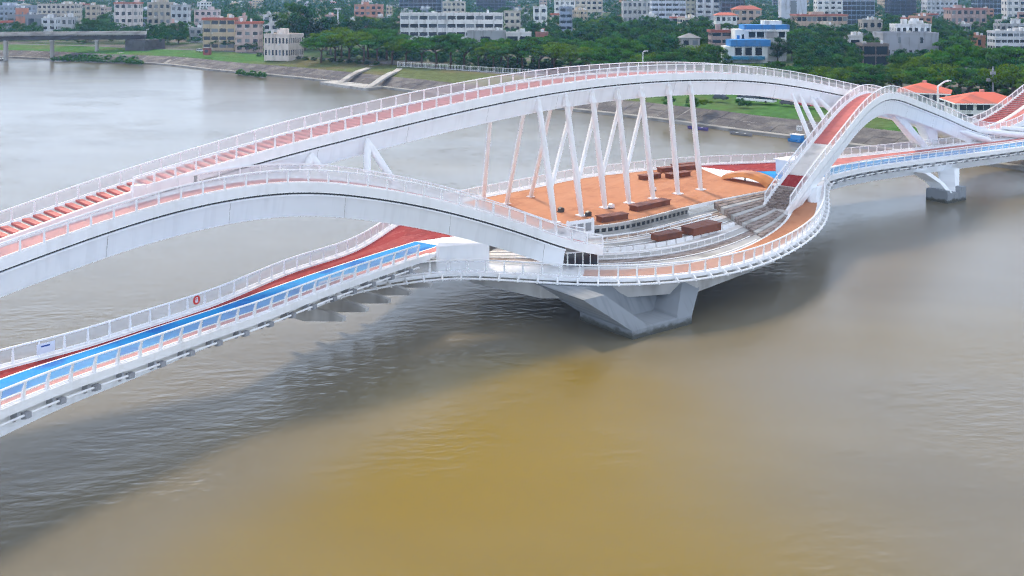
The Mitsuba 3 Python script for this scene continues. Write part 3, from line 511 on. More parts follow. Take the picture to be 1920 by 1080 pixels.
# ------------------------------------------------------------------ tables: buildings, trees (x, y, height, kind), distant trees
NHERO = 55
BUILDINGS = [
('beige two storey riverside building with rows of small dark windows', 'building', -105.3, 492.5, 12.9, 13, 10.9, -0.35, (0.6, 0.53, 0.48), 2, 7, 'grid', 'flat', None, 2),
('tan block with dark balconies and a red parapet beside the grey pink house', 'building', -153.0, 560.7, 16.7, 8.3, 16.4, 0.0, (0.5, 0.4, 0.27), 4, 4, 'ribbon', 'red', (0.45, 0.13, 0.09), 1),
('grey pink house with red roof edge right of the tan balcony block', 'building', -134.6, 546.4, 12.2, 8, 14.9, 0.0, (0.5, 0.38, 0.34), 4, 3, 'grid', 'red', (0.45, 0.13, 0.09), 1),
('small grey annex left of the tan balcony block', 'building', -189.8, 644.0, 7.7, 8, 8.3, 0.0, (0.42, 0.43, 0.45), 2, 2, 'grid', 'flat', None, 1),
('small white house above the beige riverside building', 'building', -181.0, 804.0, 11.6, 8, 12.4, 0.0, (0.72, 0.72, 0.72), 2, 2, 'grid', 'flat', None, 1),
('long white school block with rows of dark windows above the trees', 'school building', -33.6, 598.6, 57.2, 12, 18.1, 0.0, (0.82, 0.82, 0.82), 4, 11, 'ribbon', 'flat', None, 0),
('plain grey shed before the right end of the long white school block', 'building', -13.5, 565.4, 20.2, 8, 9.5, 0.0, (0.36, 0.38, 0.4), 1, 1, 'blank', 'flat', None, 1),
('low white building right of the grey shed with one dark opening', 'building', 3.6, 575.4, 13.4, 8, 8.3, 0.0, (0.72, 0.72, 0.72), 1, 2, 'ribbon', 'flat', None, 1),
('small red roofed shed right of the low white building', 'building', 16.4, 584.8, 6.7, 6, 7.9, 0.0, (0.4, 0.17, 0.13), 1, 1, 'blank', 'flat', None, 1),
('narrow blue grey tower with wide windows above the treetops', 'building', 36.1, 715.1, 8.2, 8, 19.9, 0.0, (0.33, 0.4, 0.52), 5, 2, 'ribbon', 'flat', None, 1),
('pale cream block just right of the long white school block', 'building', 0.2, 804.0, 12.4, 8, 15.2, 0.0, (0.62, 0.57, 0.48), 3, 3, 'grid', 'flat', None, 1),
('white house with pale roof huts left of the blue grey tower', 'building', 22.3, 846.1, 10.9, 8, 17.7, 0.0, (0.72, 0.72, 0.72), 3, 2, 'grid', 'flat', None, 1),
('navy blue glass block behind the long white school block', 'building', -25.3, 1288.8, 35.2, 17.6, 25.6, 0.0, (0.1, 0.13, 0.18), 7, 8, 'glass', 'flat', None, 1),
('blue grey glass office left of the navy block behind the school', 'building', -101.9, 1194.2, 47.4, 18, 24.9, 0.0, (0.3, 0.36, 0.45), 6, 9, 'glass', 'flat', None, 1),
('pale block with green and red roof huts behind the school', 'building', -54.5, 1005.2, 21.0, 10.5, 20.0, 0.0, (0.62, 0.57, 0.48), 4, 5, 'grid', 'flat', None, 1),
('pale grey flat topped hall far behind the centre of the arch', 'building', 117.5, 1006.8, 27.0, 13.5, 20.5, 0.0, (0.5, 0.5, 0.5), 3, 6, 'grid', 'flat', None, 1),
('cream terrace block far behind the middle of the bridge arch', 'building', 76.8, 1073.6, 27.7, 13.9, 20.8, 0.0, (0.62, 0.57, 0.48), 4, 5, 'grid', 'flat', None, 1),
('white terrace block left of the cream one behind the arch', 'building', 49.5, 1004.8, 19.0, 9.5, 21.0, 0.0, (0.72, 0.72, 0.72), 4, 4, 'grid', 'flat', None, 1),
('lilac white tower with a grid of blue windows above the arch crest', 'tower block', 130.7, 896.0, 28.4, 14.2, 29.3, 0.0, (0.6, 0.64, 0.74), 7, 5, 'ribbon', 'flat', None, 0),
('narrow olive beige tower between the lilac tower and the white tower', 'tower block', 157.6, 945.2, 8.5, 8, 28.2, 0.0, (0.42, 0.4, 0.32), 7, 2, 'grid', 'flat', None, 1),
('plain white tower with few small windows beside the dark glass tower', 'tower block', 173.2, 946.6, 21.6, 10.8, 28.2, 0.0, (0.75, 0.76, 0.8), 6, 3, 'grid', 'flat', None, 1),
('dark slate glass tower right of the plain white tower', 'tower block', 189.5, 919.4, 20.6, 10.3, 29.3, 0.0, (0.14, 0.18, 0.24), 7, 5, 'glass', 'flat', None, 1),
('smooth pale blue grey tower with blank walls', 'tower block', 235.1, 894.2, 21.3, 10.7, 30.2, 0.0, (0.5, 0.55, 0.64), 1, 1, 'blank', 'flat', None, 1),
('stacked white apartment house right of the pale blue grey tower', 'building', 280.5, 946.8, 22.6, 11.3, 26.4, 0.0, (0.72, 0.72, 0.72), 6, 4, 'grid', 'flat', None, 1),
('blue grey glass office right of the stacked white apartment house', 'tower block', 315.2, 977.0, 29.1, 14.5, 21.3, 0.0, (0.28, 0.36, 0.48), 5, 7, 'glass', 'flat', None, 1),
('dark navy glass tower near the top right of the picture', 'tower block', 366.5, 1006.2, 25.0, 12.5, 29.0, 0.0, (0.05, 0.09, 0.15), 8, 5, 'glass', 'flat', None, 1),
('pale grey apartment tower with many windows right of the navy tower', 'tower block', 391.3, 976.7, 28.1, 14.1, 29.1, 0.0, (0.52, 0.55, 0.6), 7, 7, 'grid', 'flat', None, 1),
('slate blue office block near the top right corner', 'building', 464.0, 1039.2, 27.9, 13.9, 26.8, 0.0, (0.28, 0.36, 0.46), 6, 7, 'glass', 'flat', None, 1),
('white building in the top right corner of the picture', 'building', 447.8, 946.7, 22.1, 11.1, 22.1, 0.0, (0.72, 0.72, 0.72), 4, 4, 'grid', 'flat', None, 1),
('long brown hall with a flat red roof and a row of columns', 'building', 226.9, 789.5, 37.1, 18, 12.9, 0.0, (0.45, 0.34, 0.26), 2, 10, 'ribbon', 'red', (0.4, 0.15, 0.11), 1),
('brown house with low red roof above the blue and white building', 'house', 191.1, 870.5, 22.5, 11.2, 15.6, 0.0, (0.45, 0.35, 0.28), 3, 4, 'grid', 'hip', (0.45, 0.13, 0.09), 1),
('low house with orange red roof left of the brown house', 'house', 160.8, 804.0, 16.0, 8.0, 12.4, 0.0, (0.72, 0.72, 0.72), 2, 4, 'grid', 'hip', (0.55, 0.16, 0.11), 1),
('broad reddish house with two tier red roof near the right edge', 'house', 342.6, 806.7, 26.8, 13.4, 17.2, 0.0, (0.42, 0.3, 0.27), 3, 6, 'grid', 'red', (0.42, 0.17, 0.14), 1),
('grey white terraced building at the right edge of the picture', 'building', 235.1, 504.3, 17.2, 8.6, 11.8, 0.0, (0.55, 0.57, 0.6), 4, 6, 'ribbon', 'flat', None, 1),
('grey upper block behind the terraced building at the right edge', 'building', 260.8, 555.8, 16.3, 8.1, 13.5, 0.0, (0.42, 0.44, 0.46), 4, 5, 'grid', 'flat', None, 1),
('small orange block above the treetops near the right edge', 'hut', 250.6, 574.4, 6.3, 6, 6.6, 0.0, (0.62, 0.26, 0.14), 1, 1, 'blank', 'flat', None, 1),
('grey modern block with flat roof slab and dark glazed left end', 'building', 181.3, 491.8, 25.2, 14, 11.6, 0.0, (0.4, 0.42, 0.47), 2, 5, 'blank', 'flat', None, 0),
('white stepped storeys with tanks rising behind the grey modern block', 'building', 188.2, 504.1, 16.5, 8.2, 15.0, 0.0, (0.66, 0.68, 0.7), 3, 6, 'grid', 'flat', None, 3),
('dark glass pavilion with brown posts among the trees', 'building', 151.6, 448.9, 10.7, 9, 8.7, 0.0, (0.16, 0.13, 0.12), 2, 2, 'glass', 'flat', None, 0),
('brown grey house left of the white stepped storeys', 'house', 225.3, 670.7, 12.7, 8, 12.3, 0.0, (0.4, 0.36, 0.32), 2, 3, 'grid', 'flat', None, 1),
('small white house left of the dark glass pavilion', 'house', 174.6, 545.9, 7.6, 7, 7.9, 0.0, (0.72, 0.72, 0.72), 1, 1, 'grid', 'flat', None, 1),
('dark red and grey house left of the blue and white building', 'house', 95.3, 489.3, 9.2, 9, 12.8, 0.0, (0.28, 0.22, 0.21), 4, 2, 'ribbon', 'red', (0.3, 0.1, 0.08), 1),
('small grey tile roofed pavilion among trees left of the dark red house', 'pavilion', 82.5, 496.3, 8.4, 8, 9.4, 0.0, (0.36, 0.36, 0.36), 2, 2, 'grid', 'hip', (0.25, 0.26, 0.27), 1),
('red brick block with stepped roof at upper left of the white school block', 'building', -120.0, 894.7, 23.1, 11.6, 18.7, 0.0, (0.48, 0.24, 0.17), 4, 5, 'grid', 'flat', None, 1),
('stepped cream grey block above the old road bridge', 'building', -360.0, 849.5, 29.5, 14.7, 19.8, 0.0, (0.5, 0.46, 0.4), 5, 8, 'grid', 'flat', None, 1),
('grey blue office row in the top left corner', 'building', -425.6, 923.2, 35.7, 17.8, 17.4, 0.0, (0.32, 0.37, 0.45), 4, 9, 'grid', 'flat', None, 1),
('orange block beside the grey row in the top left corner', 'building', -368.8, 803.0, 7.2, 6, 17.2, 0.0, (0.6, 0.25, 0.16), 2, 2, 'blank', 'flat', None, 1),
('low dark grey hall just behind the old road bridge', 'building', -363.2, 807.6, 30.4, 15.2, 12.4, 0.0, (0.25, 0.26, 0.29), 1, 6, 'ribbon', 'flat', None, 1),
('white house with flat roofs standing behind the old road bridge', 'building', -309.0, 715.1, 9.2, 8, 12.1, 0.0, (0.68, 0.7, 0.75), 3, 2, 'grid', 'flat', None, 2),
('grey white annex right of the white house behind the old road bridge', 'building', -305.5, 731.3, 11.6, 8, 12.4, 0.0, (0.5, 0.52, 0.55), 2, 3, 'grid', 'flat', None, 1),
('tan narrow block among trees at upper left', 'building', -350.9, 892.9, 9.3, 8, 18.2, 0.0, (0.46, 0.4, 0.32), 4, 2, 'grid', 'flat', None, 1),
('white block with tiered red roof at upper left', 'building', -289.2, 804.6, 18.4, 9.2, 21.6, 0.0, (0.62, 0.58, 0.56), 4, 4, 'grid', 'red', (0.45, 0.15, 0.1), 1),
('beige house with roof tanks right of the tiered red roof block', 'building', -258.3, 784.8, 17.2, 8.6, 21.9, 0.0, (0.52, 0.46, 0.38), 4, 4, 'grid', 'flat', None, 3),
('grey white house left of the pink white block', 'building', -243.5, 784.5, 12.5, 8, 19.9, 0.0, (0.46, 0.48, 0.5), 4, 3, 'grid', 'flat', None, 1),
('pink white block behind the tan balcony block', 'building', -235.5, 825.0, 18.1, 9.0, 15.6, 0.0, (0.62, 0.52, 0.52), 3, 4, 'grid', 'flat', None, 1),
('low warm beige block in the outer town beyond the crest of the bridge arch', 'building', 244.3, 2059.7, 8.6, 15.3, 14.9, -0.39, (0.52, 0.42, 0.36), 4, 2, 'grid', 'flat', None, 1),
('low ochre block in the far town beyond the red brick block', 'building', -120.8, 1049.6, 6.0, 9.5, 14.4, 0.12, (0.6, 0.48, 0.34), 4, 2, 'grid', 'flat', None, 1),
('low white block in the outer town beyond the blue grey narrow tower', 'building', 77.9, 2058.7, 5.4, 10.2, 11.7, -0.35, (0.72, 0.72, 0.72), 3, 2, 'grid', 'flat', None, 1),
('low grey red-roofed block in the far town beyond the tallest dark tree', 'building', -172.9, 902.0, 4.5, 12.3, 11.1, -0.32, (0.42, 0.43, 0.45), 3, 2, 'ribbon', 'red', (0.45, 0.13, 0.09), 0),
('low white block in the far town beyond the broad reddish house', 'building', 495.3, 1142.6, 6.6, 13.4, 9.1, 0.45, (0.72, 0.72, 0.72), 2, 2, 'grid', 'flat', None, 1),
('tall grey block in the outer town beyond the broad reddish house', 'building', 683.4, 1648.4, 5.8, 9.3, 26.3, 0.45, (0.42, 0.43, 0.45), 7, 2, 'grid', 'flat', None, 1),
('low ochre block in the outer town beyond the red brick block', 'building', -251.7, 1638.0, 7.8, 13.4, 11.2, 0.22, (0.6, 0.48, 0.34), 3, 2, 'ribbon', 'flat', None, 2),
('low brick red block in the outer town beyond the tiered red roof block', 'building', -487.3, 1492.0, 4.2, 12.0, 11.4, -0.44, (0.48, 0.26, 0.18), 3, 2, 'grid', 'flat', None, 2),
('low blue grey block in the near town beyond the tallest dark tree', 'building', -111.0, 693.8, 8.4, 9.4, 9.7, -0.08, (0.4, 0.45, 0.55), 2, 2, 'grid', 'flat', None, 2),
('low grey red-roofed block in the outer town beyond the right end of the school', 'building', -57.0, 1975.4, 10.7, 12.4, 12.5, 0.02, (0.42, 0.43, 0.45), 3, 2, 'ribbon', 'red', (0.45, 0.13, 0.09), 0),
('low tan block in the far town beyond the long brown hall', 'building', 363.4, 1316.8, 6.5, 15.9, 11.0, 0.22, (0.5, 0.4, 0.27), 3, 2, 'ribbon', 'flat', None, 1),
('low slate blue block in the outer town beyond the rising bridge arch', 'building', 122.6, 1575.5, 5.9, 11.4, 12.5, 0.14, (0.3, 0.36, 0.44), 3, 2, 'grid', 'flat', None, 1),
('low ochre red-roofed block in the outer town beyond the broad reddish house', 'building', 578.8, 1420.2, 10.7, 11.5, 12.7, 0.35, (0.6, 0.48, 0.34), 3, 2, 'ribbon', 'red', (0.45, 0.13, 0.09), 0),
('low pinkish block in the outer town beyond the plain white tower', 'building', 412.6, 1946.3, 7.6, 13.5, 11.1, 0.22, (0.55, 0.36, 0.32), 3, 2, 'grid', 'flat', None, 1),
('low grey block in the near town beyond the right edge terraces', 'building', 316.3, 683.1, 7.4, 13.3, 11.9, 0.09, (0.42, 0.43, 0.45), 3, 2, 'grid', 'flat', None, 1),
('low blue grey block in the outer town beyond the blue grey narrow tower', 'building', 84.8, 1758.9, 6.1, 13.5, 9.9, -0.13, (0.4, 0.45, 0.55), 2, 2, 'grid', 'flat', None, 1),
('low blue grey red-roofed block in the outer town beyond the rising bridge arch', 'building', 192.3, 2077.6, 4.6, 13.0, 13.6, 0.12, (0.4, 0.45, 0.55), 4, 2, 'grid', 'red', (0.45, 0.13, 0.09), 1),
('low grey block in the outer town beyond the red brick block', 'building', -203.4, 1815.8, 10.9, 11.2, 11.9, 0.43, (0.42, 0.43, 0.45), 3, 3, 'grid', 'flat', None, 2),
('low ochre block in the outer town beyond the beige riverside building', 'building', -364.5, 1762.8, 10.2, 12.7, 9.1, -0.16, (0.6, 0.48, 0.34), 2, 2, 'ribbon', 'flat', None, 3),
('tall cream block in the outer town beyond the lilac white tower', 'building', 249.0, 1733.0, 10.0, 9.0, 22.2, 0.28, (0.62, 0.57, 0.48), 6, 2, 'ribbon', 'flat', None, 2),
('low pinkish block in the far town beyond the grey modern block', 'building', 470.4, 1187.0, 10.8, 9.5, 12.0, -0.27, (0.55, 0.36, 0.32), 3, 3, 'grid', 'flat', None, 0),
('tall warm beige block in the far town beyond the lilac white tower', 'building', 210.5, 1333.6, 8.9, 14.8, 29.8, -0.39, (0.52, 0.42, 0.36), 8, 2, 'grid', 'flat', None, 1),
('low blue grey red-roofed block in the near town beyond the lilac white tower', 'building', 128.9, 833.8, 9.2, 13.8, 9.9, -0.01, (0.4, 0.45, 0.55), 2, 2, 'ribbon', 'red', (0.45, 0.13, 0.09), 1),
('low pale grey block in the outer town beyond the grey modern block', 'building', 719.7, 1798.1, 7.5, 9.4, 12.9, -0.26, (0.52, 0.54, 0.56), 3, 2, 'ribbon', 'flat', None, 3),
('low cream block in the outer town beyond the right edge terraces', 'building', 650.2, 1418.1, 5.3, 9.3, 13.6, 0.36, (0.62, 0.57, 0.48), 3, 2, 'grid', 'flat', None, 1),
('low ochre block in the outer town beyond the left end of the school', 'building', -156.8, 1475.3, 4.2, 12.0, 9.4, 0.29, (0.6, 0.48, 0.34), 2, 2, 'grid', 'flat', None, 0),
('low blue grey block in the outer town beyond the broad reddish house', 'building', 691.6, 1664.7, 9.8, 11.5, 14.6, -0.46, (0.4, 0.45, 0.55), 4, 2, 'grid', 'flat', None, 1),
('low slate blue red-roofed block in the far town beyond the red brick block', 'building', -157.9, 1080.3, 6.3, 11.6, 10.3, -0.11, (0.3, 0.36, 0.44), 3, 2, 'grid', 'red', (0.45, 0.13, 0.09), 1),
('low grey block in the outer town beyond the blue grey narrow tower', 'building', 96.7, 1925.3, 5.6, 9.4, 9.2, -0.48, (0.42, 0.43, 0.45), 2, 2, 'grid', 'flat', None, 2),
('low warm beige block in the far town beyond the dark glass pavilion', 'building', 461.5, 1371.2, 8.7, 13.0, 10.1, 0.16, (0.52, 0.42, 0.36), 2, 2, 'grid', 'flat', None, 1),
('low warm beige block in the outer town beyond the lilac white tower', 'building', 252.0, 1446.8, 7.3, 13.5, 10.2, -0.07, (0.52, 0.42, 0.36), 3, 2, 'ribbon', 'flat', None, 0),
('low grey block in the near town beyond the right end of the school', 'building', -27.9, 757.8, 7.8, 14.0, 12.6, -0.26, (0.42, 0.43, 0.45), 3, 2, 'grid', 'flat', None, 0),
('low pinkish block in the near town beyond the right end of the school', 'building', -42.1, 806.5, 5.3, 15.5, 11.8, 0.29, (0.55, 0.36, 0.32), 3, 2, 'grid', 'flat', None, 3),
('low pale grey block in the outer town beyond the right edge terraces', 'building', 894.7, 1911.1, 4.1, 12.7, 12.4, -0.37, (0.52, 0.54, 0.56), 3, 2, 'grid', 'flat', None, 1),
('tall cream red-roofed block in the outer town beyond the lilac white tower', 'building', 252.6, 1574.1, 5.4, 14.4, 23.2, -0.12, (0.62, 0.57, 0.48), 6, 2, 'grid', 'red', (0.45, 0.13, 0.09), 1),
('low blue grey block in the outer town beyond the lilac white tower', 'building', 254.2, 1709.5, 8.6, 14.7, 14.1, -0.12, (0.4, 0.45, 0.55), 4, 2, 'grid', 'flat', None, 1),
('low white red-roofed block in the far town beyond the old road bridge', 'building', -443.0, 1057.6, 4.2, 9.4, 14.2, -0.37, (0.72, 0.72, 0.72), 4, 2, 'ribbon', 'red', (0.45, 0.13, 0.09), 2),
('tall ochre block in the far town beyond the dark glass pavilion', 'building', 440.0, 1267.2, 4.9, 14.8, 23.0, 0.23, (0.6, 0.48, 0.34), 6, 2, 'grid', 'flat', None, 1),
('tall warm beige block in the far town beyond the blue grey narrow tower', 'building', 38.8, 1325.7, 9.6, 12.0, 22.4, -0.06, (0.52, 0.42, 0.36), 6, 2, 'grid', 'flat', None, 3),
('low pale grey block in the far town beyond the right end of the school', 'building', -23.2, 901.0, 8.8, 13.9, 9.0, -0.15, (0.52, 0.54, 0.56), 2, 2, 'grid', 'flat', None, 1),
('low ochre block in the outer town beyond the right end of the school', 'building', -44.3, 1539.3, 4.1, 9.2, 13.1, 0.18, (0.6, 0.48, 0.34), 3, 2, 'ribbon', 'flat', None, 3),
('low white red-roofed block in the outer town beyond the blue grey narrow tower', 'building', 64.3, 1815.5, 9.4, 11.5, 11.0, 0.08, (0.72, 0.72, 0.72), 3, 2, 'grid', 'red', (0.45, 0.13, 0.09), 1),
('tall cream block in the outer town beyond the grey modern block', 'building', 734.7, 1917.0, 7.9, 15.8, 19.3, 0.04, (0.62, 0.57, 0.48), 5, 2, 'glass', 'flat', None, 0),
('low cream block in the near town beyond the lilac white tower', 'building', 121.9, 738.3, 10.4, 15.2, 11.7, 0.19, (0.62, 0.57, 0.48), 3, 2, 'ribbon', 'flat', None, 1),
('low blue grey block in the outer town beyond the grey modern block', 'building', 592.5, 1587.4, 4.5, 10.6, 9.5, -0.44, (0.4, 0.45, 0.55), 2, 2, 'grid', 'flat', None, 2),
('low ochre block in the far town beyond the tan balcony block', 'building', -326.8, 1257.7, 6.0, 10.0, 15.8, -0.2, (0.6, 0.48, 0.34), 4, 2, 'grid', 'flat', None, 2),
('low pinkish block in the outer town beyond the tan balcony block', 'building', -562.8, 1883.2, 4.5, 11.2, 10.0, 0.35, (0.55, 0.36, 0.32), 2, 2, 'grid', 'flat', None, 1),
('low pinkish block in the outer town beyond the tiered red roof block', 'building', -648.4, 1930.6, 6.3, 13.4, 10.3, 0.47, (0.55, 0.36, 0.32), 3, 2, 'grid', 'flat', None, 1),
('low warm beige block in the far town beyond the tan narrow block', 'building', -392.4, 1023.9, 10.2, 12.8, 14.4, -0.12, (0.52, 0.42, 0.36), 4, 2, 'grid', 'flat', None, 3),
('low cream block in the near town beyond the dark glass pavilion', 'building', 260.3, 775.0, 5.9, 12.0, 10.0, -0.32, (0.62, 0.57, 0.48), 2, 2, 'grid', 'flat', None, 1),
('low pinkish red-roofed block in the near town beyond the right end of the school', 'building', -29.8, 739.5, 5.4, 11.0, 9.1, 0.45, (0.55, 0.36, 0.32), 2, 2, 'grid', 'red', (0.45, 0.13, 0.09), 3),
('low pale grey red-roofed block in the outer town beyond the old road bridge', 'building', -806.4, 1750.1, 10.6, 9.2, 13.3, 0.27, (0.52, 0.54, 0.56), 3, 2, 'grid', 'red', (0.45, 0.13, 0.09), 2),
('low cream block in the outer town beyond the grey modern block', 'building', 601.0, 1499.4, 5.0, 10.5, 12.0, -0.08, (0.62, 0.57, 0.48), 3, 2, 'ribbon', 'flat', None, 1),
('low ochre block in the outer town beyond the old road bridge', 'building', -830.2, 1853.7, 9.8, 9.5, 13.2, -0.14, (0.6, 0.48, 0.34), 3, 2, 'grid', 'flat', None, 0),
('low pinkish red-roofed block in the far town beyond the tan balcony block', 'building', -322.4, 1060.0, 6.3, 9.8, 11.1, 0.14, (0.55, 0.36, 0.32), 3, 2, 'ribbon', 'red', (0.45, 0.13, 0.09), 1),
('low blue grey block in the outer town beyond the left end of the school', 'building', -118.6, 2034.3, 7.7, 11.1, 15.6, -0.33, (0.4, 0.45, 0.55), 4, 2, 'grid', 'flat', None, 2),
('low slate blue block in the near town beyond the tiered red roof block', 'building', -306.5, 891.6, 9.2, 10.2, 14.8, 0.29, (0.3, 0.36, 0.44), 4, 2, 'ribbon', 'flat', None, 3),
('low cream red-roofed block in the near town beyond the grey modern block', 'building', 274.0, 754.0, 8.0, 9.3, 11.5, 0.32, (0.62, 0.57, 0.48), 3, 2, 'grid', 'red', (0.45, 0.13, 0.09), 0),
('low cream block in the far town beyond the old road bridge', 'building', -524.9, 1147.6, 8.3, 14.0, 15.6, 0.09, (0.62, 0.57, 0.48), 4, 2, 'grid', 'flat', None, 0),
('low warm beige block in the outer town beyond the right end of the school', 'building', -73.8, 1447.3, 7.9, 13.6, 15.7, -0.08, (0.52, 0.42, 0.36), 4, 2, 'ribbon', 'flat', None, 1),
('low cream block in the outer town beyond the tallest dark tree', 'building', -328.7, 1650.3, 5.9, 9.8, 13.5, -0.4, (0.62, 0.57, 0.48), 3, 2, 'ribbon', 'flat', None, 3),
('low grey block in the far town beyond the tan balcony block', 'building', -379.9, 1225.8, 9.1, 11.2, 11.9, -0.21, (0.42, 0.43, 0.45), 3, 2, 'ribbon', 'flat', None, 2),
('low pinkish block in the near town beyond the right edge terraces', 'building', 359.3, 746.2, 10.6, 12.2, 15.3, -0.43, (0.55, 0.36, 0.32), 4, 2, 'grid', 'flat', None, 0),
('low cream red-roofed block in the far town beyond the broad reddish house', 'building', 547.2, 1290.9, 10.5, 10.7, 12.3, 0.12, (0.62, 0.57, 0.48), 3, 2, 'grid', 'red', (0.45, 0.13, 0.09), 0),
('low warm beige block in the far town beyond the lilac white tower', 'building', 168.4, 1128.3, 7.9, 15.9, 12.0, -0.37, (0.52, 0.42, 0.36), 3, 2, 'grid', 'flat', None, 1),
('low pinkish block in the near town beyond the tallest dark tree', 'building', -143.1, 850.8, 10.0, 13.0, 11.1, 0.0, (0.55, 0.36, 0.32), 3, 2, 'ribbon', 'flat', None, 1),
('low cream block in the outer town beyond the blue and white building', 'building', 455.0, 1931.0, 4.7, 10.6, 12.2, -0.25, (0.62, 0.57, 0.48), 3, 2, 'grid', 'flat', None, 2),
('low grey block in the far town beyond the beige riverside building', 'building', -306.2, 1306.1, 4.7, 12.8, 10.8, 0.06, (0.42, 0.43, 0.45), 3, 2, 'grid', 'flat', None, 0),
('low pale grey block in the outer town beyond the lilac white tower', 'building', 297.5, 1753.6, 8.8, 9.0, 9.1, 0.29, (0.52, 0.54, 0.56), 2, 2, 'grid', 'flat', None, 1),
('low pale grey block in the outer town beyond the tan balcony block', 'building', -423.4, 1661.2, 6.1, 14.6, 11.6, 0.28, (0.52, 0.54, 0.56), 3, 2, 'grid', 'flat', None, 1),
('tall white red-roofed block in the outer town beyond the blue grey narrow tower', 'building', 3.6, 1540.7, 6.6, 9.4, 21.1, -0.31, (0.72, 0.72, 0.72), 6, 2, 'glass', 'red', (0.45, 0.13, 0.09), 2),
('low white block in the near town beyond the tiered red roof block', 'building', -286.2, 887.9, 4.9, 12.7, 10.0, -0.3, (0.72, 0.72, 0.72), 2, 2, 'ribbon', 'flat', None, 0),
('low tan block in the outer town beyond the dark glass pavilion', 'building', 605.1, 1691.3, 10.3, 10.4, 14.8, 0.08, (0.5, 0.4, 0.27), 4, 2, 'grid', 'flat', None, 1),
('tall brick red red-roofed block in the outer town beyond the long brown hall', 'building', 571.3, 1843.3, 8.2, 12.8, 20.0, 0.21, (0.48, 0.26, 0.18), 5, 2, 'grid', 'red', (0.45, 0.13, 0.09), 0),
('tall white block in the outer town beyond the plain white tower', 'building', 393.4, 2028.8, 10.5, 14.1, 20.1, -0.13, (0.72, 0.72, 0.72), 5, 2, 'glass', 'flat', None, 1),
('tall white block in the outer town beyond the long brown hall', 'building', 534.4, 1825.6, 6.9, 11.1, 25.8, 0.32, (0.72, 0.72, 0.72), 7, 2, 'grid', 'flat', None, 3),
('low blue grey block in the outer town beyond the crest of the bridge arch', 'building', 166.0, 1482.0, 9.8, 9.7, 9.5, -0.15, (0.4, 0.45, 0.55), 2, 2, 'grid', 'flat', None, 0),
('low slate blue block in the far town beyond the right edge terraces', 'building', 524.8, 1113.7, 4.7, 13.9, 11.3, 0.43, (0.3, 0.36, 0.44), 3, 2, 'grid', 'flat', None, 1),
('low tan block in the outer town beyond the tallest dark tree', 'building', -325.0, 1768.2, 7.5, 10.4, 13.0, 0.23, (0.5, 0.4, 0.27), 3, 2, 'grid', 'flat', None, 0),
('low white block in the outer town beyond the tiered red roof block', 'building', -507.3, 1427.4, 6.9, 14.1, 9.8, -0.46, (0.72, 0.72, 0.72), 2, 2, 'grid', 'flat', None, 3),
('tall blue grey block in the outer town beyond the blue and white building', 'building', 359.1, 1457.0, 6.0, 10.1, 21.2, -0.17, (0.4, 0.45, 0.55), 6, 2, 'glass', 'flat', None, 2),
('low cream block in the far town beyond the blue grey narrow tower', 'building', 26.0, 1034.5, 5.5, 9.8, 9.2, 0.19, (0.62, 0.57, 0.48), 2, 2, 'grid', 'flat', None, 1),
('low blue grey block in the outer town beyond the blue and white building', 'building', 370.8, 1438.7, 9.1, 9.7, 12.9, -0.02, (0.4, 0.45, 0.55), 3, 2, 'ribbon', 'flat', None, 0),
('low white block in the far town beyond the right end of the school', 'building', -38.8, 948.4, 5.7, 11.3, 9.0, -0.11, (0.72, 0.72, 0.72), 2, 2, 'ribbon', 'flat', None, 1),
('low white block in the near town beyond the crest of the bridge arch', 'building', 111.8, 862.3, 8.8, 9.6, 10.4, -0.26, (0.72, 0.72, 0.72), 3, 2, 'grid', 'flat', None, 3),
('low pinkish block in the outer town beyond the blue and white building', 'building', 412.8, 1840.4, 5.8, 13.7, 13.1, 0.14, (0.55, 0.36, 0.32), 3, 2, 'grid', 'flat', None, 3),
('low brick red block in the outer town beyond the left end of the school', 'building', -158.6, 1646.2, 4.8, 11.7, 13.2, 0.31, (0.48, 0.26, 0.18), 3, 2, 'grid', 'flat', None, 2),
('low pale grey block in the far town beyond the left end of the school', 'building', -100.6, 1020.7, 6.3, 13.7, 11.6, -0.34, (0.52, 0.54, 0.56), 3, 2, 'grid', 'flat', None, 1),
('low ochre block in the near town beyond the rising bridge arch', 'building', 53.8, 844.2, 6.9, 12.3, 15.0, 0.44, (0.6, 0.48, 0.34), 4, 2, 'grid', 'flat', None, 3),
('low pinkish block in the near town beyond the tan balcony block', 'building', -176.9, 701.5, 4.6, 9.1, 13.6, 0.18, (0.55, 0.36, 0.32), 3, 2, 'grid', 'flat', None, 2),
('low pale grey block in the outer town beyond the dark glass pavilion', 'building', 522.5, 1482.3, 9.9, 12.5, 11.3, -0.46, (0.52, 0.54, 0.56), 3, 2, 'grid', 'flat', None, 3),
('tall ochre block in the outer town beyond the beige riverside building', 'building', -340.9, 1430.4, 9.5, 15.1, 24.2, -0.18, (0.6, 0.48, 0.34), 7, 2, 'grid', 'flat', None, 0),
('low white block in the outer town beyond the left end of the school', 'building', -98.3, 1480.1, 9.0, 12.9, 14.7, -0.36, (0.72, 0.72, 0.72), 4, 2, 'grid', 'flat', None, 1),
('low pinkish block in the near town beyond the tiered red roof block', 'building', -220.9, 700.5, 5.5, 10.6, 9.4, 0.45, (0.55, 0.36, 0.32), 2, 2, 'grid', 'flat', None, 3),
('tall tan block in the outer town beyond the long brown hall', 'building', 402.5, 1468.7, 4.8, 15.5, 19.0, 0.34, (0.5, 0.4, 0.27), 5, 2, 'grid', 'flat', None, 0),
('low ochre block in the outer town beyond the blue grey narrow tower', 'building', 24.1, 1614.7, 4.3, 11.7, 11.4, -0.09, (0.6, 0.48, 0.34), 3, 2, 'ribbon', 'flat', None, 2),
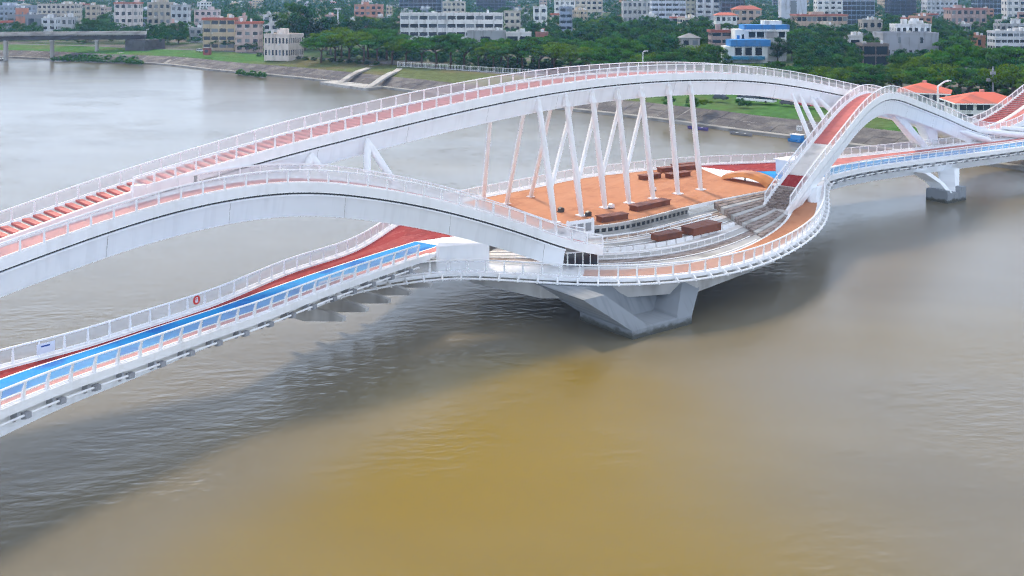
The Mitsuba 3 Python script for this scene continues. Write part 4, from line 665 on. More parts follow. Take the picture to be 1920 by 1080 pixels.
('tall warm beige block in the outer town beyond the grey modern block', 'building', 798.9, 2021.5, 9.1, 12.9, 20.7, -0.12, (0.52, 0.42, 0.36), 6, 2, 'ribbon', 'flat', None, 1),
('tall brick red block in the far town beyond the crest of the bridge arch', 'building', 123.5, 1192.7, 5.4, 13.4, 31.8, 0.09, (0.48, 0.26, 0.18), 9, 2, 'grid', 'flat', None, 0),
('low slate blue block in the far town beyond the left end of the school', 'building', -73.3, 912.6, 8.9, 15.6, 14.9, 0.19, (0.3, 0.36, 0.44), 4, 2, 'grid', 'flat', None, 3),
('low blue grey block in the outer town beyond the tan balcony block', 'building', -489.4, 1806.5, 6.2, 10.0, 10.4, 0.33, (0.4, 0.45, 0.55), 3, 2, 'ribbon', 'flat', None, 3),
('low pinkish block in the near town beyond the left end of the school', 'building', -75.0, 758.1, 10.8, 10.7, 12.3, 0.28, (0.55, 0.36, 0.32), 3, 3, 'grid', 'flat', None, 0),
('low ochre block in the outer town beyond the crest of the bridge arch', 'building', 183.3, 1468.2, 4.9, 13.2, 11.4, -0.27, (0.6, 0.48, 0.34), 3, 2, 'grid', 'flat', None, 2),
('low pale grey block in the far town beyond the tan narrow block', 'building', -356.8, 946.8, 8.9, 10.5, 9.0, 0.1, (0.52, 0.54, 0.56), 2, 2, 'grid', 'flat', None, 3),
('low white red-roofed block in the far town beyond the tallest dark tree', 'building', -226.2, 1350.7, 4.8, 14.7, 15.6, 0.03, (0.72, 0.72, 0.72), 4, 2, 'grid', 'red', (0.45, 0.13, 0.09), 1),
('low pale grey block in the far town beyond the old road bridge', 'building', -409.5, 987.7, 7.1, 15.9, 11.7, -0.31, (0.52, 0.54, 0.56), 3, 2, 'ribbon', 'flat', None, 1),
('low cream block in the outer town beyond the old road bridge', 'building', -937.1, 1989.7, 6.6, 9.5, 12.5, 0.37, (0.62, 0.57, 0.48), 3, 2, 'grid', 'flat', None, 3),
('low cream block in the near town beyond the long brown hall', 'building', 192.5, 650.9, 7.9, 15.3, 9.7, 0.35, (0.62, 0.57, 0.48), 2, 2, 'grid', 'flat', None, 3),
('low grey block in the near town beyond the tan balcony block', 'building', -199.2, 697.5, 5.0, 13.8, 10.8, -0.24, (0.42, 0.43, 0.45), 3, 2, 'grid', 'flat', None, 1),
('low cream red-roofed block in the outer town beyond the old road bridge', 'building', -630.9, 1468.5, 9.6, 9.9, 15.4, 0.24, (0.62, 0.57, 0.48), 4, 2, 'ribbon', 'red', (0.45, 0.13, 0.09), 1),
('low tan red-roofed block in the outer town beyond the old road bridge', 'building', -894.0, 2086.0, 10.5, 10.1, 15.2, 0.34, (0.5, 0.4, 0.27), 4, 2, 'ribbon', 'red', (0.45, 0.13, 0.09), 1),
('low tan block in the outer town beyond the plain white tower', 'building', 333.2, 1626.4, 8.8, 11.7, 16.0, 0.27, (0.5, 0.4, 0.27), 4, 2, 'grid', 'flat', None, 3),
('tall ochre block in the outer town beyond the old road bridge', 'building', -871.6, 1978.8, 11.0, 15.8, 31.5, -0.42, (0.6, 0.48, 0.34), 9, 3, 'grid', 'flat', None, 1),
('low brick red block in the outer town beyond the red brick block', 'building', -222.2, 1789.9, 10.1, 9.8, 14.1, -0.22, (0.48, 0.26, 0.18), 4, 2, 'grid', 'flat', None, 2),
('low brick red block in the outer town beyond the tan balcony block', 'building', -366.8, 1490.3, 6.6, 12.2, 12.5, -0.08, (0.48, 0.26, 0.18), 3, 2, 'grid', 'flat', None, 3),
('tall pale grey block in the outer town beyond the tiered red roof block', 'building', -574.9, 1632.7, 6.7, 13.2, 27.2, -0.12, (0.52, 0.54, 0.56), 7, 2, 'ribbon', 'flat', None, 1),
('low pale grey block in the far town beyond the tan balcony block', 'building', -310.8, 1231.7, 4.7, 12.8, 11.4, 0.06, (0.52, 0.54, 0.56), 3, 2, 'ribbon', 'flat', None, 1),
('low slate blue red-roofed block in the outer town beyond the old road bridge', 'building', -703.6, 1462.0, 8.4, 13.4, 13.3, -0.25, (0.3, 0.36, 0.44), 3, 2, 'grid', 'red', (0.45, 0.13, 0.09), 0),
('low brick red block in the far town beyond the plain white tower', 'building', 265.8, 1279.3, 7.2, 15.5, 14.1, -0.35, (0.48, 0.26, 0.18), 4, 2, 'grid', 'flat', None, 0),
('low blue grey block in the outer town beyond the rising bridge arch', 'building', 130.1, 1744.1, 4.5, 11.0, 13.5, 0.03, (0.4, 0.45, 0.55), 3, 2, 'ribbon', 'flat', None, 1),
('tall warm beige block in the outer town beyond the blue and white building', 'building', 418.5, 1572.9, 6.1, 13.7, 19.8, 0.31, (0.52, 0.42, 0.36), 5, 2, 'ribbon', 'flat', None, 2),
('low white red-roofed block in the far town beyond the plain white tower', 'building', 244.6, 1321.5, 9.9, 15.6, 11.7, 0.38, (0.72, 0.72, 0.72), 3, 2, 'grid', 'red', (0.45, 0.13, 0.09), 0),
('low pale grey block in the outer town beyond the tiered red roof block', 'building', -518.6, 1637.8, 7.0, 11.9, 11.0, -0.46, (0.52, 0.54, 0.56), 3, 2, 'ribbon', 'flat', None, 0),
('low white block in the far town beyond the tan balcony block', 'building', -388.8, 1348.4, 10.0, 15.9, 15.6, -0.37, (0.72, 0.72, 0.72), 4, 2, 'grid', 'flat', None, 1),
('tall brick red block in the far town beyond the grey modern block', 'building', 463.5, 1256.3, 4.4, 15.2, 21.8, 0.28, (0.48, 0.26, 0.18), 6, 2, 'grid', 'flat', None, 1),
('low slate blue block in the outer town beyond the right end of the school', 'building', -53.0, 1514.3, 6.5, 13.4, 10.1, 0.41, (0.3, 0.36, 0.44), 2, 2, 'grid', 'flat', None, 2),
('low white block in the near town beyond the left end of the school', 'building', -52.3, 742.0, 5.3, 10.9, 13.2, 0.25, (0.72, 0.72, 0.72), 3, 2, 'grid', 'flat', None, 3),
('low pinkish block in the far town beyond the tan narrow block', 'building', -531.6, 1363.2, 6.1, 15.9, 9.8, 0.42, (0.55, 0.36, 0.32), 2, 2, 'grid', 'flat', None, 0),
('tall white red-roofed block in the outer town beyond the red brick block', 'building', -192.9, 1401.6, 7.6, 11.6, 25.6, 0.33, (0.72, 0.72, 0.72), 7, 2, 'grid', 'red', (0.45, 0.13, 0.09), 2),
('low pinkish block in the outer town beyond the dark glass pavilion', 'building', 598.1, 1716.8, 8.3, 11.1, 13.8, 0.1, (0.55, 0.36, 0.32), 4, 2, 'ribbon', 'flat', None, 1),
('tall pinkish block in the outer town beyond the long brown hall', 'building', 477.3, 1611.0, 7.6, 14.5, 24.4, 0.19, (0.55, 0.36, 0.32), 7, 2, 'glass', 'flat', None, 3),
('tall brick red block in the far town beyond the plain white tower', 'building', 254.3, 1283.1, 8.6, 14.4, 18.6, 0.31, (0.48, 0.26, 0.18), 5, 2, 'grid', 'flat', None, 3),
('tall blue grey red-roofed block in the outer town beyond the right edge terraces', 'building', 674.2, 1497.0, 5.3, 10.6, 19.9, 0.09, (0.4, 0.45, 0.55), 5, 2, 'grid', 'red', (0.45, 0.13, 0.09), 3),
('low warm beige block in the near town beyond the red brick block', 'building', -103.6, 834.3, 4.7, 13.6, 10.2, 0.14, (0.52, 0.42, 0.36), 2, 2, 'grid', 'flat', None, 3),
('low slate blue block in the near town beyond the red brick block', 'building', -92.3, 800.4, 7.2, 9.5, 10.5, 0.17, (0.3, 0.36, 0.44), 3, 2, 'grid', 'flat', None, 2),
('low pale grey red-roofed block in the outer town beyond the rising bridge arch', 'building', 129.3, 1497.0, 7.8, 9.2, 9.8, 0.23, (0.52, 0.54, 0.56), 2, 2, 'grid', 'red', (0.45, 0.13, 0.09), 0),
('low tan red-roofed block in the far town beyond the blue and white building', 'building', 278.1, 1239.7, 10.6, 9.9, 10.8, 0.4, (0.5, 0.4, 0.27), 3, 2, 'ribbon', 'red', (0.45, 0.13, 0.09), 3),
('tall grey block in the outer town beyond the blue and white building', 'building', 464.3, 2020.2, 7.7, 15.4, 20.7, 0.16, (0.42, 0.43, 0.45), 6, 2, 'glass', 'flat', None, 1),
('low brick red block in the outer town beyond the old road bridge', 'building', -889.6, 2001.0, 9.4, 10.5, 15.2, 0.19, (0.48, 0.26, 0.18), 4, 2, 'grid', 'flat', None, 2),
('tall warm beige red-roofed block in the far town beyond the broad reddish house', 'building', 611.4, 1378.2, 8.9, 9.3, 26.6, 0.39, (0.52, 0.42, 0.36), 7, 2, 'grid', 'red', (0.45, 0.13, 0.09), 3),
('low cream red-roofed block in the near town beyond the beige riverside building', 'building', -132.8, 658.2, 7.9, 11.8, 9.3, 0.34, (0.62, 0.57, 0.48), 2, 2, 'grid', 'red', (0.45, 0.13, 0.09), 2),
('low pinkish block in the outer town beyond the blue grey narrow tower', 'building', 63.5, 1440.9, 6.9, 14.6, 14.2, -0.21, (0.55, 0.36, 0.32), 4, 2, 'grid', 'flat', None, 3),
('low ochre block in the outer town beyond the tallest dark tree', 'building', -274.0, 1542.3, 5.7, 10.8, 11.6, -0.45, (0.6, 0.48, 0.34), 3, 2, 'grid', 'flat', None, 3),
('low white block in the outer town beyond the red brick block', 'building', -202.7, 1529.4, 5.8, 15.2, 13.0, 0.3, (0.72, 0.72, 0.72), 3, 2, 'grid', 'flat', None, 2),
('low white block in the near town beyond the tan balcony block', 'building', -183.4, 687.7, 10.2, 14.5, 12.3, -0.09, (0.72, 0.72, 0.72), 3, 2, 'grid', 'flat', None, 0),
('low brick red block in the far town beyond the right edge terraces', 'building', 428.5, 961.1, 8.8, 14.0, 14.0, -0.29, (0.48, 0.26, 0.18), 4, 2, 'grid', 'flat', None, 1),
('low pale grey red-roofed block in the near town beyond the old road bridge', 'building', -319.5, 671.7, 6.3, 12.1, 11.4, 0.21, (0.52, 0.54, 0.56), 3, 2, 'ribbon', 'red', (0.45, 0.13, 0.09), 0),
('tall cream block in the outer town beyond the long brown hall', 'building', 506.4, 1610.3, 6.0, 13.9, 30.2, 0.25, (0.62, 0.57, 0.48), 8, 2, 'grid', 'flat', None, 1),
('low pinkish block in the outer town beyond the grey modern block', 'building', 566.1, 1492.4, 8.7, 16.0, 9.1, 0.44, (0.55, 0.36, 0.32), 2, 2, 'ribbon', 'flat', None, 3),
('low pale grey block in the outer town beyond the tallest dark tree', 'building', -356.7, 2083.1, 10.2, 13.9, 11.9, -0.1, (0.52, 0.54, 0.56), 3, 2, 'grid', 'flat', None, 3),
('tall blue grey block in the outer town beyond the right end of the school', 'building', -6.6, 1497.9, 8.9, 15.1, 22.7, 0.35, (0.4, 0.45, 0.55), 6, 2, 'glass', 'flat', None, 0),
('low cream red-roofed block in the near town beyond the blue grey narrow tower', 'building', 37.8, 892.9, 9.7, 14.8, 11.1, 0.08, (0.62, 0.57, 0.48), 3, 2, 'grid', 'red', (0.45, 0.13, 0.09), 0),
('tall pinkish block in the outer town beyond the grey modern block', 'building', 690.6, 1870.7, 8.8, 13.2, 31.5, 0.24, (0.55, 0.36, 0.32), 9, 2, 'grid', 'flat', None, 2),
('low slate blue red-roofed block in the near town beyond the grey modern block', 'building', 337.1, 868.6, 10.5, 15.4, 11.7, 0.33, (0.3, 0.36, 0.44), 3, 2, 'ribbon', 'red', (0.45, 0.13, 0.09), 0),
('low tan block in the outer town beyond the right end of the school', 'building', -93.8, 2081.4, 8.0, 12.2, 15.9, 0.01, (0.5, 0.4, 0.27), 4, 2, 'grid', 'flat', None, 3),
('tall ochre red-roofed block in the far town beyond the grey modern block', 'building', 531.9, 1369.6, 4.2, 14.7, 25.4, -0.16, (0.6, 0.48, 0.34), 7, 2, 'glass', 'red', (0.45, 0.13, 0.09), 2),
('tall ochre block in the far town beyond the long brown hall', 'building', 334.3, 1124.2, 10.2, 11.2, 23.9, 0.33, (0.6, 0.48, 0.34), 7, 2, 'ribbon', 'flat', None, 3),
('low slate blue red-roofed block in the far town beyond the plain white tower', 'building', 181.8, 960.4, 4.5, 9.8, 9.0, 0.19, (0.3, 0.36, 0.44), 2, 2, 'ribbon', 'red', (0.45, 0.13, 0.09), 1),
('low slate blue block in the far town beyond the tan balcony block', 'building', -293.5, 1068.1, 9.5, 13.0, 9.7, 0.13, (0.3, 0.36, 0.44), 2, 2, 'grid', 'flat', None, 2),
('tall pinkish block in the outer town beyond the beige riverside building', 'building', -431.0, 1832.2, 6.6, 15.1, 29.5, -0.17, (0.55, 0.36, 0.32), 8, 2, 'ribbon', 'flat', None, 2),
('low pinkish block in the outer town beyond the beige riverside building', 'building', -429.3, 1799.4, 10.5, 11.8, 9.9, 0.1, (0.55, 0.36, 0.32), 2, 2, 'grid', 'flat', None, 3),
('low grey block in the outer town beyond the tan narrow block', 'building', -616.3, 1650.3, 6.3, 15.6, 9.2, -0.47, (0.42, 0.43, 0.45), 2, 2, 'grid', 'flat', None, 0),
('low blue grey red-roofed block in the far town beyond the old road bridge', 'building', -516.5, 1112.8, 5.2, 13.4, 11.9, 0.1, (0.4, 0.45, 0.55), 3, 2, 'grid', 'red', (0.45, 0.13, 0.09), 1),
('low grey block in the outer town beyond the tallest dark tree', 'building', -285.3, 1489.5, 4.2, 14.2, 12.6, -0.09, (0.42, 0.43, 0.45), 3, 2, 'grid', 'flat', None, 3),
('tall slate blue block in the outer town beyond the tan narrow block', 'building', -783.1, 2076.3, 7.3, 10.6, 31.5, 0.28, (0.3, 0.36, 0.44), 9, 2, 'grid', 'flat', None, 1),
('low pinkish block in the far town beyond the rising bridge arch', 'building', 127.7, 1300.2, 9.1, 14.0, 13.3, -0.32, (0.55, 0.36, 0.32), 3, 2, 'grid', 'flat', None, 3),
('low cream red-roofed block in the far town beyond the tan narrow block', 'building', -466.4, 1153.3, 9.1, 15.6, 15.7, -0.47, (0.62, 0.57, 0.48), 4, 2, 'grid', 'red', (0.45, 0.13, 0.09), 1),
('low cream block in the near town beyond the red brick block', 'building', -106.0, 714.4, 4.7, 15.9, 10.7, -0.06, (0.62, 0.57, 0.48), 3, 2, 'grid', 'flat', None, 2),
('low brick red block in the near town beyond the grey modern block', 'building', 256.1, 669.4, 8.9, 14.2, 14.7, 0.05, (0.48, 0.26, 0.18), 4, 2, 'grid', 'flat', None, 1),
('low blue grey red-roofed block in the outer town beyond the blue grey narrow tower', 'building', 7.9, 1482.8, 8.2, 13.1, 9.4, 0.23, (0.4, 0.45, 0.55), 2, 2, 'grid', 'red', (0.45, 0.13, 0.09), 0),
('low white block in the far town beyond the lilac white tower', 'building', 190.1, 1351.7, 10.9, 9.8, 12.0, -0.11, (0.72, 0.72, 0.72), 3, 3, 'grid', 'flat', None, 1),
('low pale grey block in the far town beyond the blue grey narrow tower', 'building', 10.6, 917.3, 6.4, 12.2, 9.7, -0.28, (0.52, 0.54, 0.56), 2, 2, 'ribbon', 'flat', None, 2),
('tall slate blue red-roofed block in the outer town beyond the lilac white tower', 'building', 221.4, 1701.3, 7.4, 15.2, 30.5, 0.38, (0.3, 0.36, 0.44), 8, 2, 'grid', 'red', (0.45, 0.13, 0.09), 1),
('tall white block in the far town beyond the tiered red roof block', 'building', -353.8, 968.0, 5.8, 9.4, 19.1, 0.32, (0.72, 0.72, 0.72), 5, 2, 'ribbon', 'flat', None, 1),
('low white red-roofed block in the outer town beyond the tallest dark tree', 'building', -320.3, 1814.6, 7.8, 11.9, 12.5, -0.04, (0.72, 0.72, 0.72), 3, 2, 'grid', 'red', (0.45, 0.13, 0.09), 1),
('low grey block in the near town beyond the broad reddish house', 'building', 272.8, 641.2, 5.7, 10.9, 10.5, -0.43, (0.42, 0.43, 0.45), 3, 2, 'ribbon', 'flat', None, 1),
]
TREES = np.array([[154.6,322,16.5,0],[150.3,325,16,0],[140.7,335,16,0],[145.2,330,15.5,0],[138.9,282,13,0],[133.9,285,13,0],[-108.6,560,25,1],[124.8,292,13,0],[-118.4,575,25,1],[119.9,296,12.5,0],[147.6,317.7,13.4,1],[137.1,345,14.5,0],[114.0,298,12,0],[108.0,300,12,0],[101.9,302,12,0],[144.6,302.0,12.0,2],[135.3,304.7,11.7,1],[128.1,333.7,12.6,0],[-25.1,437,16,0],[96.4,306,11,0],[103.2,357.2,12.7,1],[91.0,311,11,0],[37.1,412,14.5,0],[43.4,404,14,0],[-57.7,458,15.5,0],[-66.2,490,16.5,0],[30.4,420,14,0],[85.3,316,10.5,0],[-56.6,482,16,0],[52.5,362,12,0],[-71.7,470,15.5,0],[-31.2,440,14.5,0],[27.7,395,13,0],[23.4,426,14,0],[129.0,325.7,10.7,1],[-64.2,462,15,0],[-19.4,432,14,0],[16.2,432,14,0],[36.7,395.5,12.8,1],[43.0,374,12,0],[16.2,406,13,0],[-80.0,500,16,0],[122.6,335.6,10.7,1],[8.8,440,14,0],[103.5,342.0,10.8,1],[38.1,381,12,0],[105.3,333.7,10.5,1],[-79.3,478,15,0],[4.2,416,13,0],[22.0,400,12.5,0],[47.8,368,11.5,0],[59.4,365.6,11.4,1],[74.1,385,12,1],[80.5,322,10,0],[33.0,388,12,0],[100.8,326.6,10.1,1],[50.7,399.0,12.3,1],[-51.2,455,14,0],[-7.4,424,13,0],[112.9,382.0,11.7,1],[123.6,399.4,12.2,1],[57.0,442.4,13.5,2],[75.4,328,10,0],[10.3,411,12.5,0],[-37.7,444,13.5,0],[-97.4,560,17,1],[-85.4,560,17,1],[-4.5,448,13.5,0],[-91.8,565,17,1],[74.0,400,12,1],[115.1,392.0,11.7,1],[-1.7,420,12.5,0],[64.2,338,10,0],[114.8,406.1,11.9,1],[2.2,444,13,0],[97.7,341.7,10.0,1],[52.3,431.2,12.6,1],[-13.5,428,12.5,0],[58.7,345,10,1],[-88.4,520,15,0],[66.2,447.5,12.9,1],[-11.3,452,13,0],[-84.1,470,13.5,0],[129.2,436.5,12.5,1],[69.7,332,9.5,0],[74.5,420,12,0],[125.5,392.9,11.2,1],[111.7,351.2,10.0,1],[126.7,456.7,13.0,1],[124.3,449.6,12.7,1],[56.8,400.8,11.2,1],[-44.4,448,12.5,0],[113.1,373.4,10.4,2],[88.5,334.4,9.3,1],[56.4,411.1,11.4,1],[115.0,365.1,9.9,2],[24.2,486.2,13.1,2],[103.1,499.3,13.3,2],[64.3,360.6,9.6,1],[257.9,566.0,15.0,1],[98.7,565.1,14.8,1],[110.1,494.1,12.9,2],[121.3,512.8,13.3,0],[204.7,504.9,13.0,1],[88.9,515.7,13.2,1],[84.6,344.1,8.8,1],[202.6,520.1,13.3,1],[119.5,379.7,9.7,1],[133.0,419.7,10.7,1],[34.3,513.0,13.0,1],[115.2,422.7,10.7,1],[123.2,496.4,12.5,1],[226.1,568.5,14.3,1],[47.4,505.2,12.7,2],[52.9,534.4,13.4,1],[135.1,367.7,9.2,0],[121.3,436.2,10.9,1],[64.3,534.3,13.3,2],[65.5,381.9,9.5,1],[135.4,506.7,12.6,1],[-68.5,576.6,14.3,1],[63.3,439.6,10.9,1],[197.6,476.0,11.8,0],[149.5,505.0,12.5,1],[147.7,546.2,13.5,0],[141.2,388.7,9.6,2],[76.2,534.6,13.2,1],[285.4,603.8,14.9,1],[72.6,526.9,13.0,0],[139.9,378.2,9.3,1],[96.7,354.2,8.7,1],[175.9,560.7,13.7,2],[116.5,529.3,12.9,1],[77.1,576.8,14.0,1],[-165.2,612.1,14.7,2],[117.8,473.0,11.3,1],[183.2,444.4,10.6,1],[68.0,626.1,14.9,2],[263.2,588.3,14.0,1],[198.3,555.4,13.2,1],[140.0,593.3,14.1,1],[163.8,485.0,11.5,1],[55.1,611.8,14.5,2],[98.6,549.4,13.0,1],[42.2,579.9,13.7,1],[95.7,556.4,13.1,0],[294.9,600.1,14.1,1],[301.5,626.3,14.7,1],[135.6,534.5,12.5,1],[-163.0,604.6,14.1,1],[48.1,529.5,12.3,1],[108.1,553.4,12.8,1],[-51.0,610.2,14.1,0],[214.5,545.7,12.6,1],[69.2,373.3,8.6,1],[157.7,409.6,9.4,2],[-60.3,627.5,14.4,1],[75.9,628.0,14.4,1],[-32.3,657.1,15.0,1],[65.1,570.5,13.0,1],[143.6,618.8,14.1,1],[57.6,638.2,14.5,1],[142.1,471.0,10.7,1],[118.2,489.7,11.1,1],[148.8,635.3,14.4,1],[231.8,648.7,14.7,2],[286.0,583.6,13.2,2],[34.9,540.6,12.2,1],[108.5,395.7,8.9,1],[221.8,605.4,13.6,1],[89.3,565.7,12.7,1],[-88.5,660.1,14.8,2],[-29.8,638.1,14.3,2],[36.8,558.4,12.5,1],[38.8,594.3,13.3,1],[62.0,563.3,12.6,1],[-41.1,653.9,14.6,1],[22.8,528.6,11.8,1],[239.8,596.1,13.3,1],[26.9,539.7,12.0,1],[39.2,567.0,12.6,1],[89.6,671.1,14.9,1],[207.7,582.1,12.9,1],[143.5,532.5,11.8,1],[72.2,513.9,11.3,1],[195.0,518.5,11.4,1],[170.2,578.5,12.7,1],[163.2,570.2,12.5,1],[-10.7,625.5,13.7,2],[235.7,580.1,12.7,1],[80.7,607.6,13.3,1],[209.6,573.1,12.5,0],[233.1,601.9,13.1,1],[160.4,560.6,12.2,1],[221.0,520.8,11.3,1],[-152.8,604.4,13.1,1],[247.6,687.5,14.9,1],[73.5,503.7,10.9,2],[52.2,500.2,10.8,1],[158.7,579.3,12.5,0],[63.7,579.3,12.5,1],[85.7,579.4,12.5,2],[50.6,571.0,12.3,1],[90.4,646.1,13.9,1],[-184.4,698.7,15.0,2],[65.6,680.3,14.6,1],[56.2,601.3,12.9,1],[135.3,602.1,12.9,1],[60.4,663.6,14.2,2],[311.0,666.7,14.2,1],[-173.8,666.8,14.2,0],[246.9,513.0,10.9,1],[-59.3,607.6,12.9,2],[-70.8,627.6,13.3,1],[160.1,520.0,11.0,1],[176.9,605.9,12.8,2],[-166.3,664.0,14.0,1],[-100.0,702.1,14.8,1],[266.2,569.3,12.0,1],[112.7,623.5,13.1,1],[-93.1,711.1,14.9,0],[-341.0,697.4,14.6,1],[234.4,635.9,13.3,0],[-45.3,699.4,14.6,1],[240.1,685.1,14.3,1],[236.3,571.5,11.9,0],[40.6,523.9,10.9,1],[225.6,629.9,13.1,1],[124.1,486.9,10.1,1],[108.1,482.3,10.0,1],[185.0,526.0,10.9,0],[132.0,585.2,12.1,1],[144.5,587.5,12.1,1],[85.4,549.0,11.3,0],[146.4,457.1,9.4,2],[181.5,521.1,10.7,1],[-110.9,701.4,14.4,1],[92.7,502.0,10.3,1],[160.9,473.0,9.7,1],[-44.7,679.0,13.9,1],[25.0,557.8,11.4,0],[-122.8,710.4,14.5,2],[202.3,494.9,10.1,1],[128.9,490.4,10.0,1],[-256.7,642.7,13.1,1],[113.0,417.1,8.5,1],[154.8,422.1,8.6,1],[124.9,476.3,9.7,0],[-281.7,736.9,15.0,1],[250.1,646.8,13.1,1],[162.2,425.1,8.6,1],[220.3,445.3,9.0,1],[-274.5,713.9,14.4,0],[14.9,619.8,12.5,2],[-78.1,625.9,12.6,1],[64.1,422.6,8.5,1],[43.7,547.3,11.0,0],[87.4,508.0,10.2,2],[201.8,513.4,10.3,1],[101.4,539.3,10.8,1],[-81.0,675.7,13.5,2],[225.0,580.7,11.6,1],[248.9,526.5,10.5,2],[168.5,656.9,13.1,1],[-172.9,712.5,14.2,1],[-263.1,662.4,13.2,1],[167.2,562.8,11.2,1],[68.0,427.3,8.5,2],[283.2,573.3,11.4,1],[248.0,538.3,10.7,1],[-65.2,714.4,14.2,1],[81.9,710.3,14.1,0],[266.5,680.3,13.5,1],[-209.7,619.9,12.3,1],[-197.3,630.9,12.5,1],[234.0,611.9,12.1,1],[279.2,637.7,12.6,1],[129.2,637.9,12.6,1],[-64.2,704.1,13.9,1],[214.7,507.2,10.0,2],[-271.5,686.3,13.5,1],[41.6,515.0,10.1,2],[59.5,729.9,14.3,0],[235.7,515.6,10.1,1],[125.4,705.9,13.8,1],[235.0,557.8,10.9,1],[127.2,609.0,11.9,1],[192.9,512.3,10.0,1],[112.3,676.7,13.2,1],[-194.0,738.6,14.4,1]])
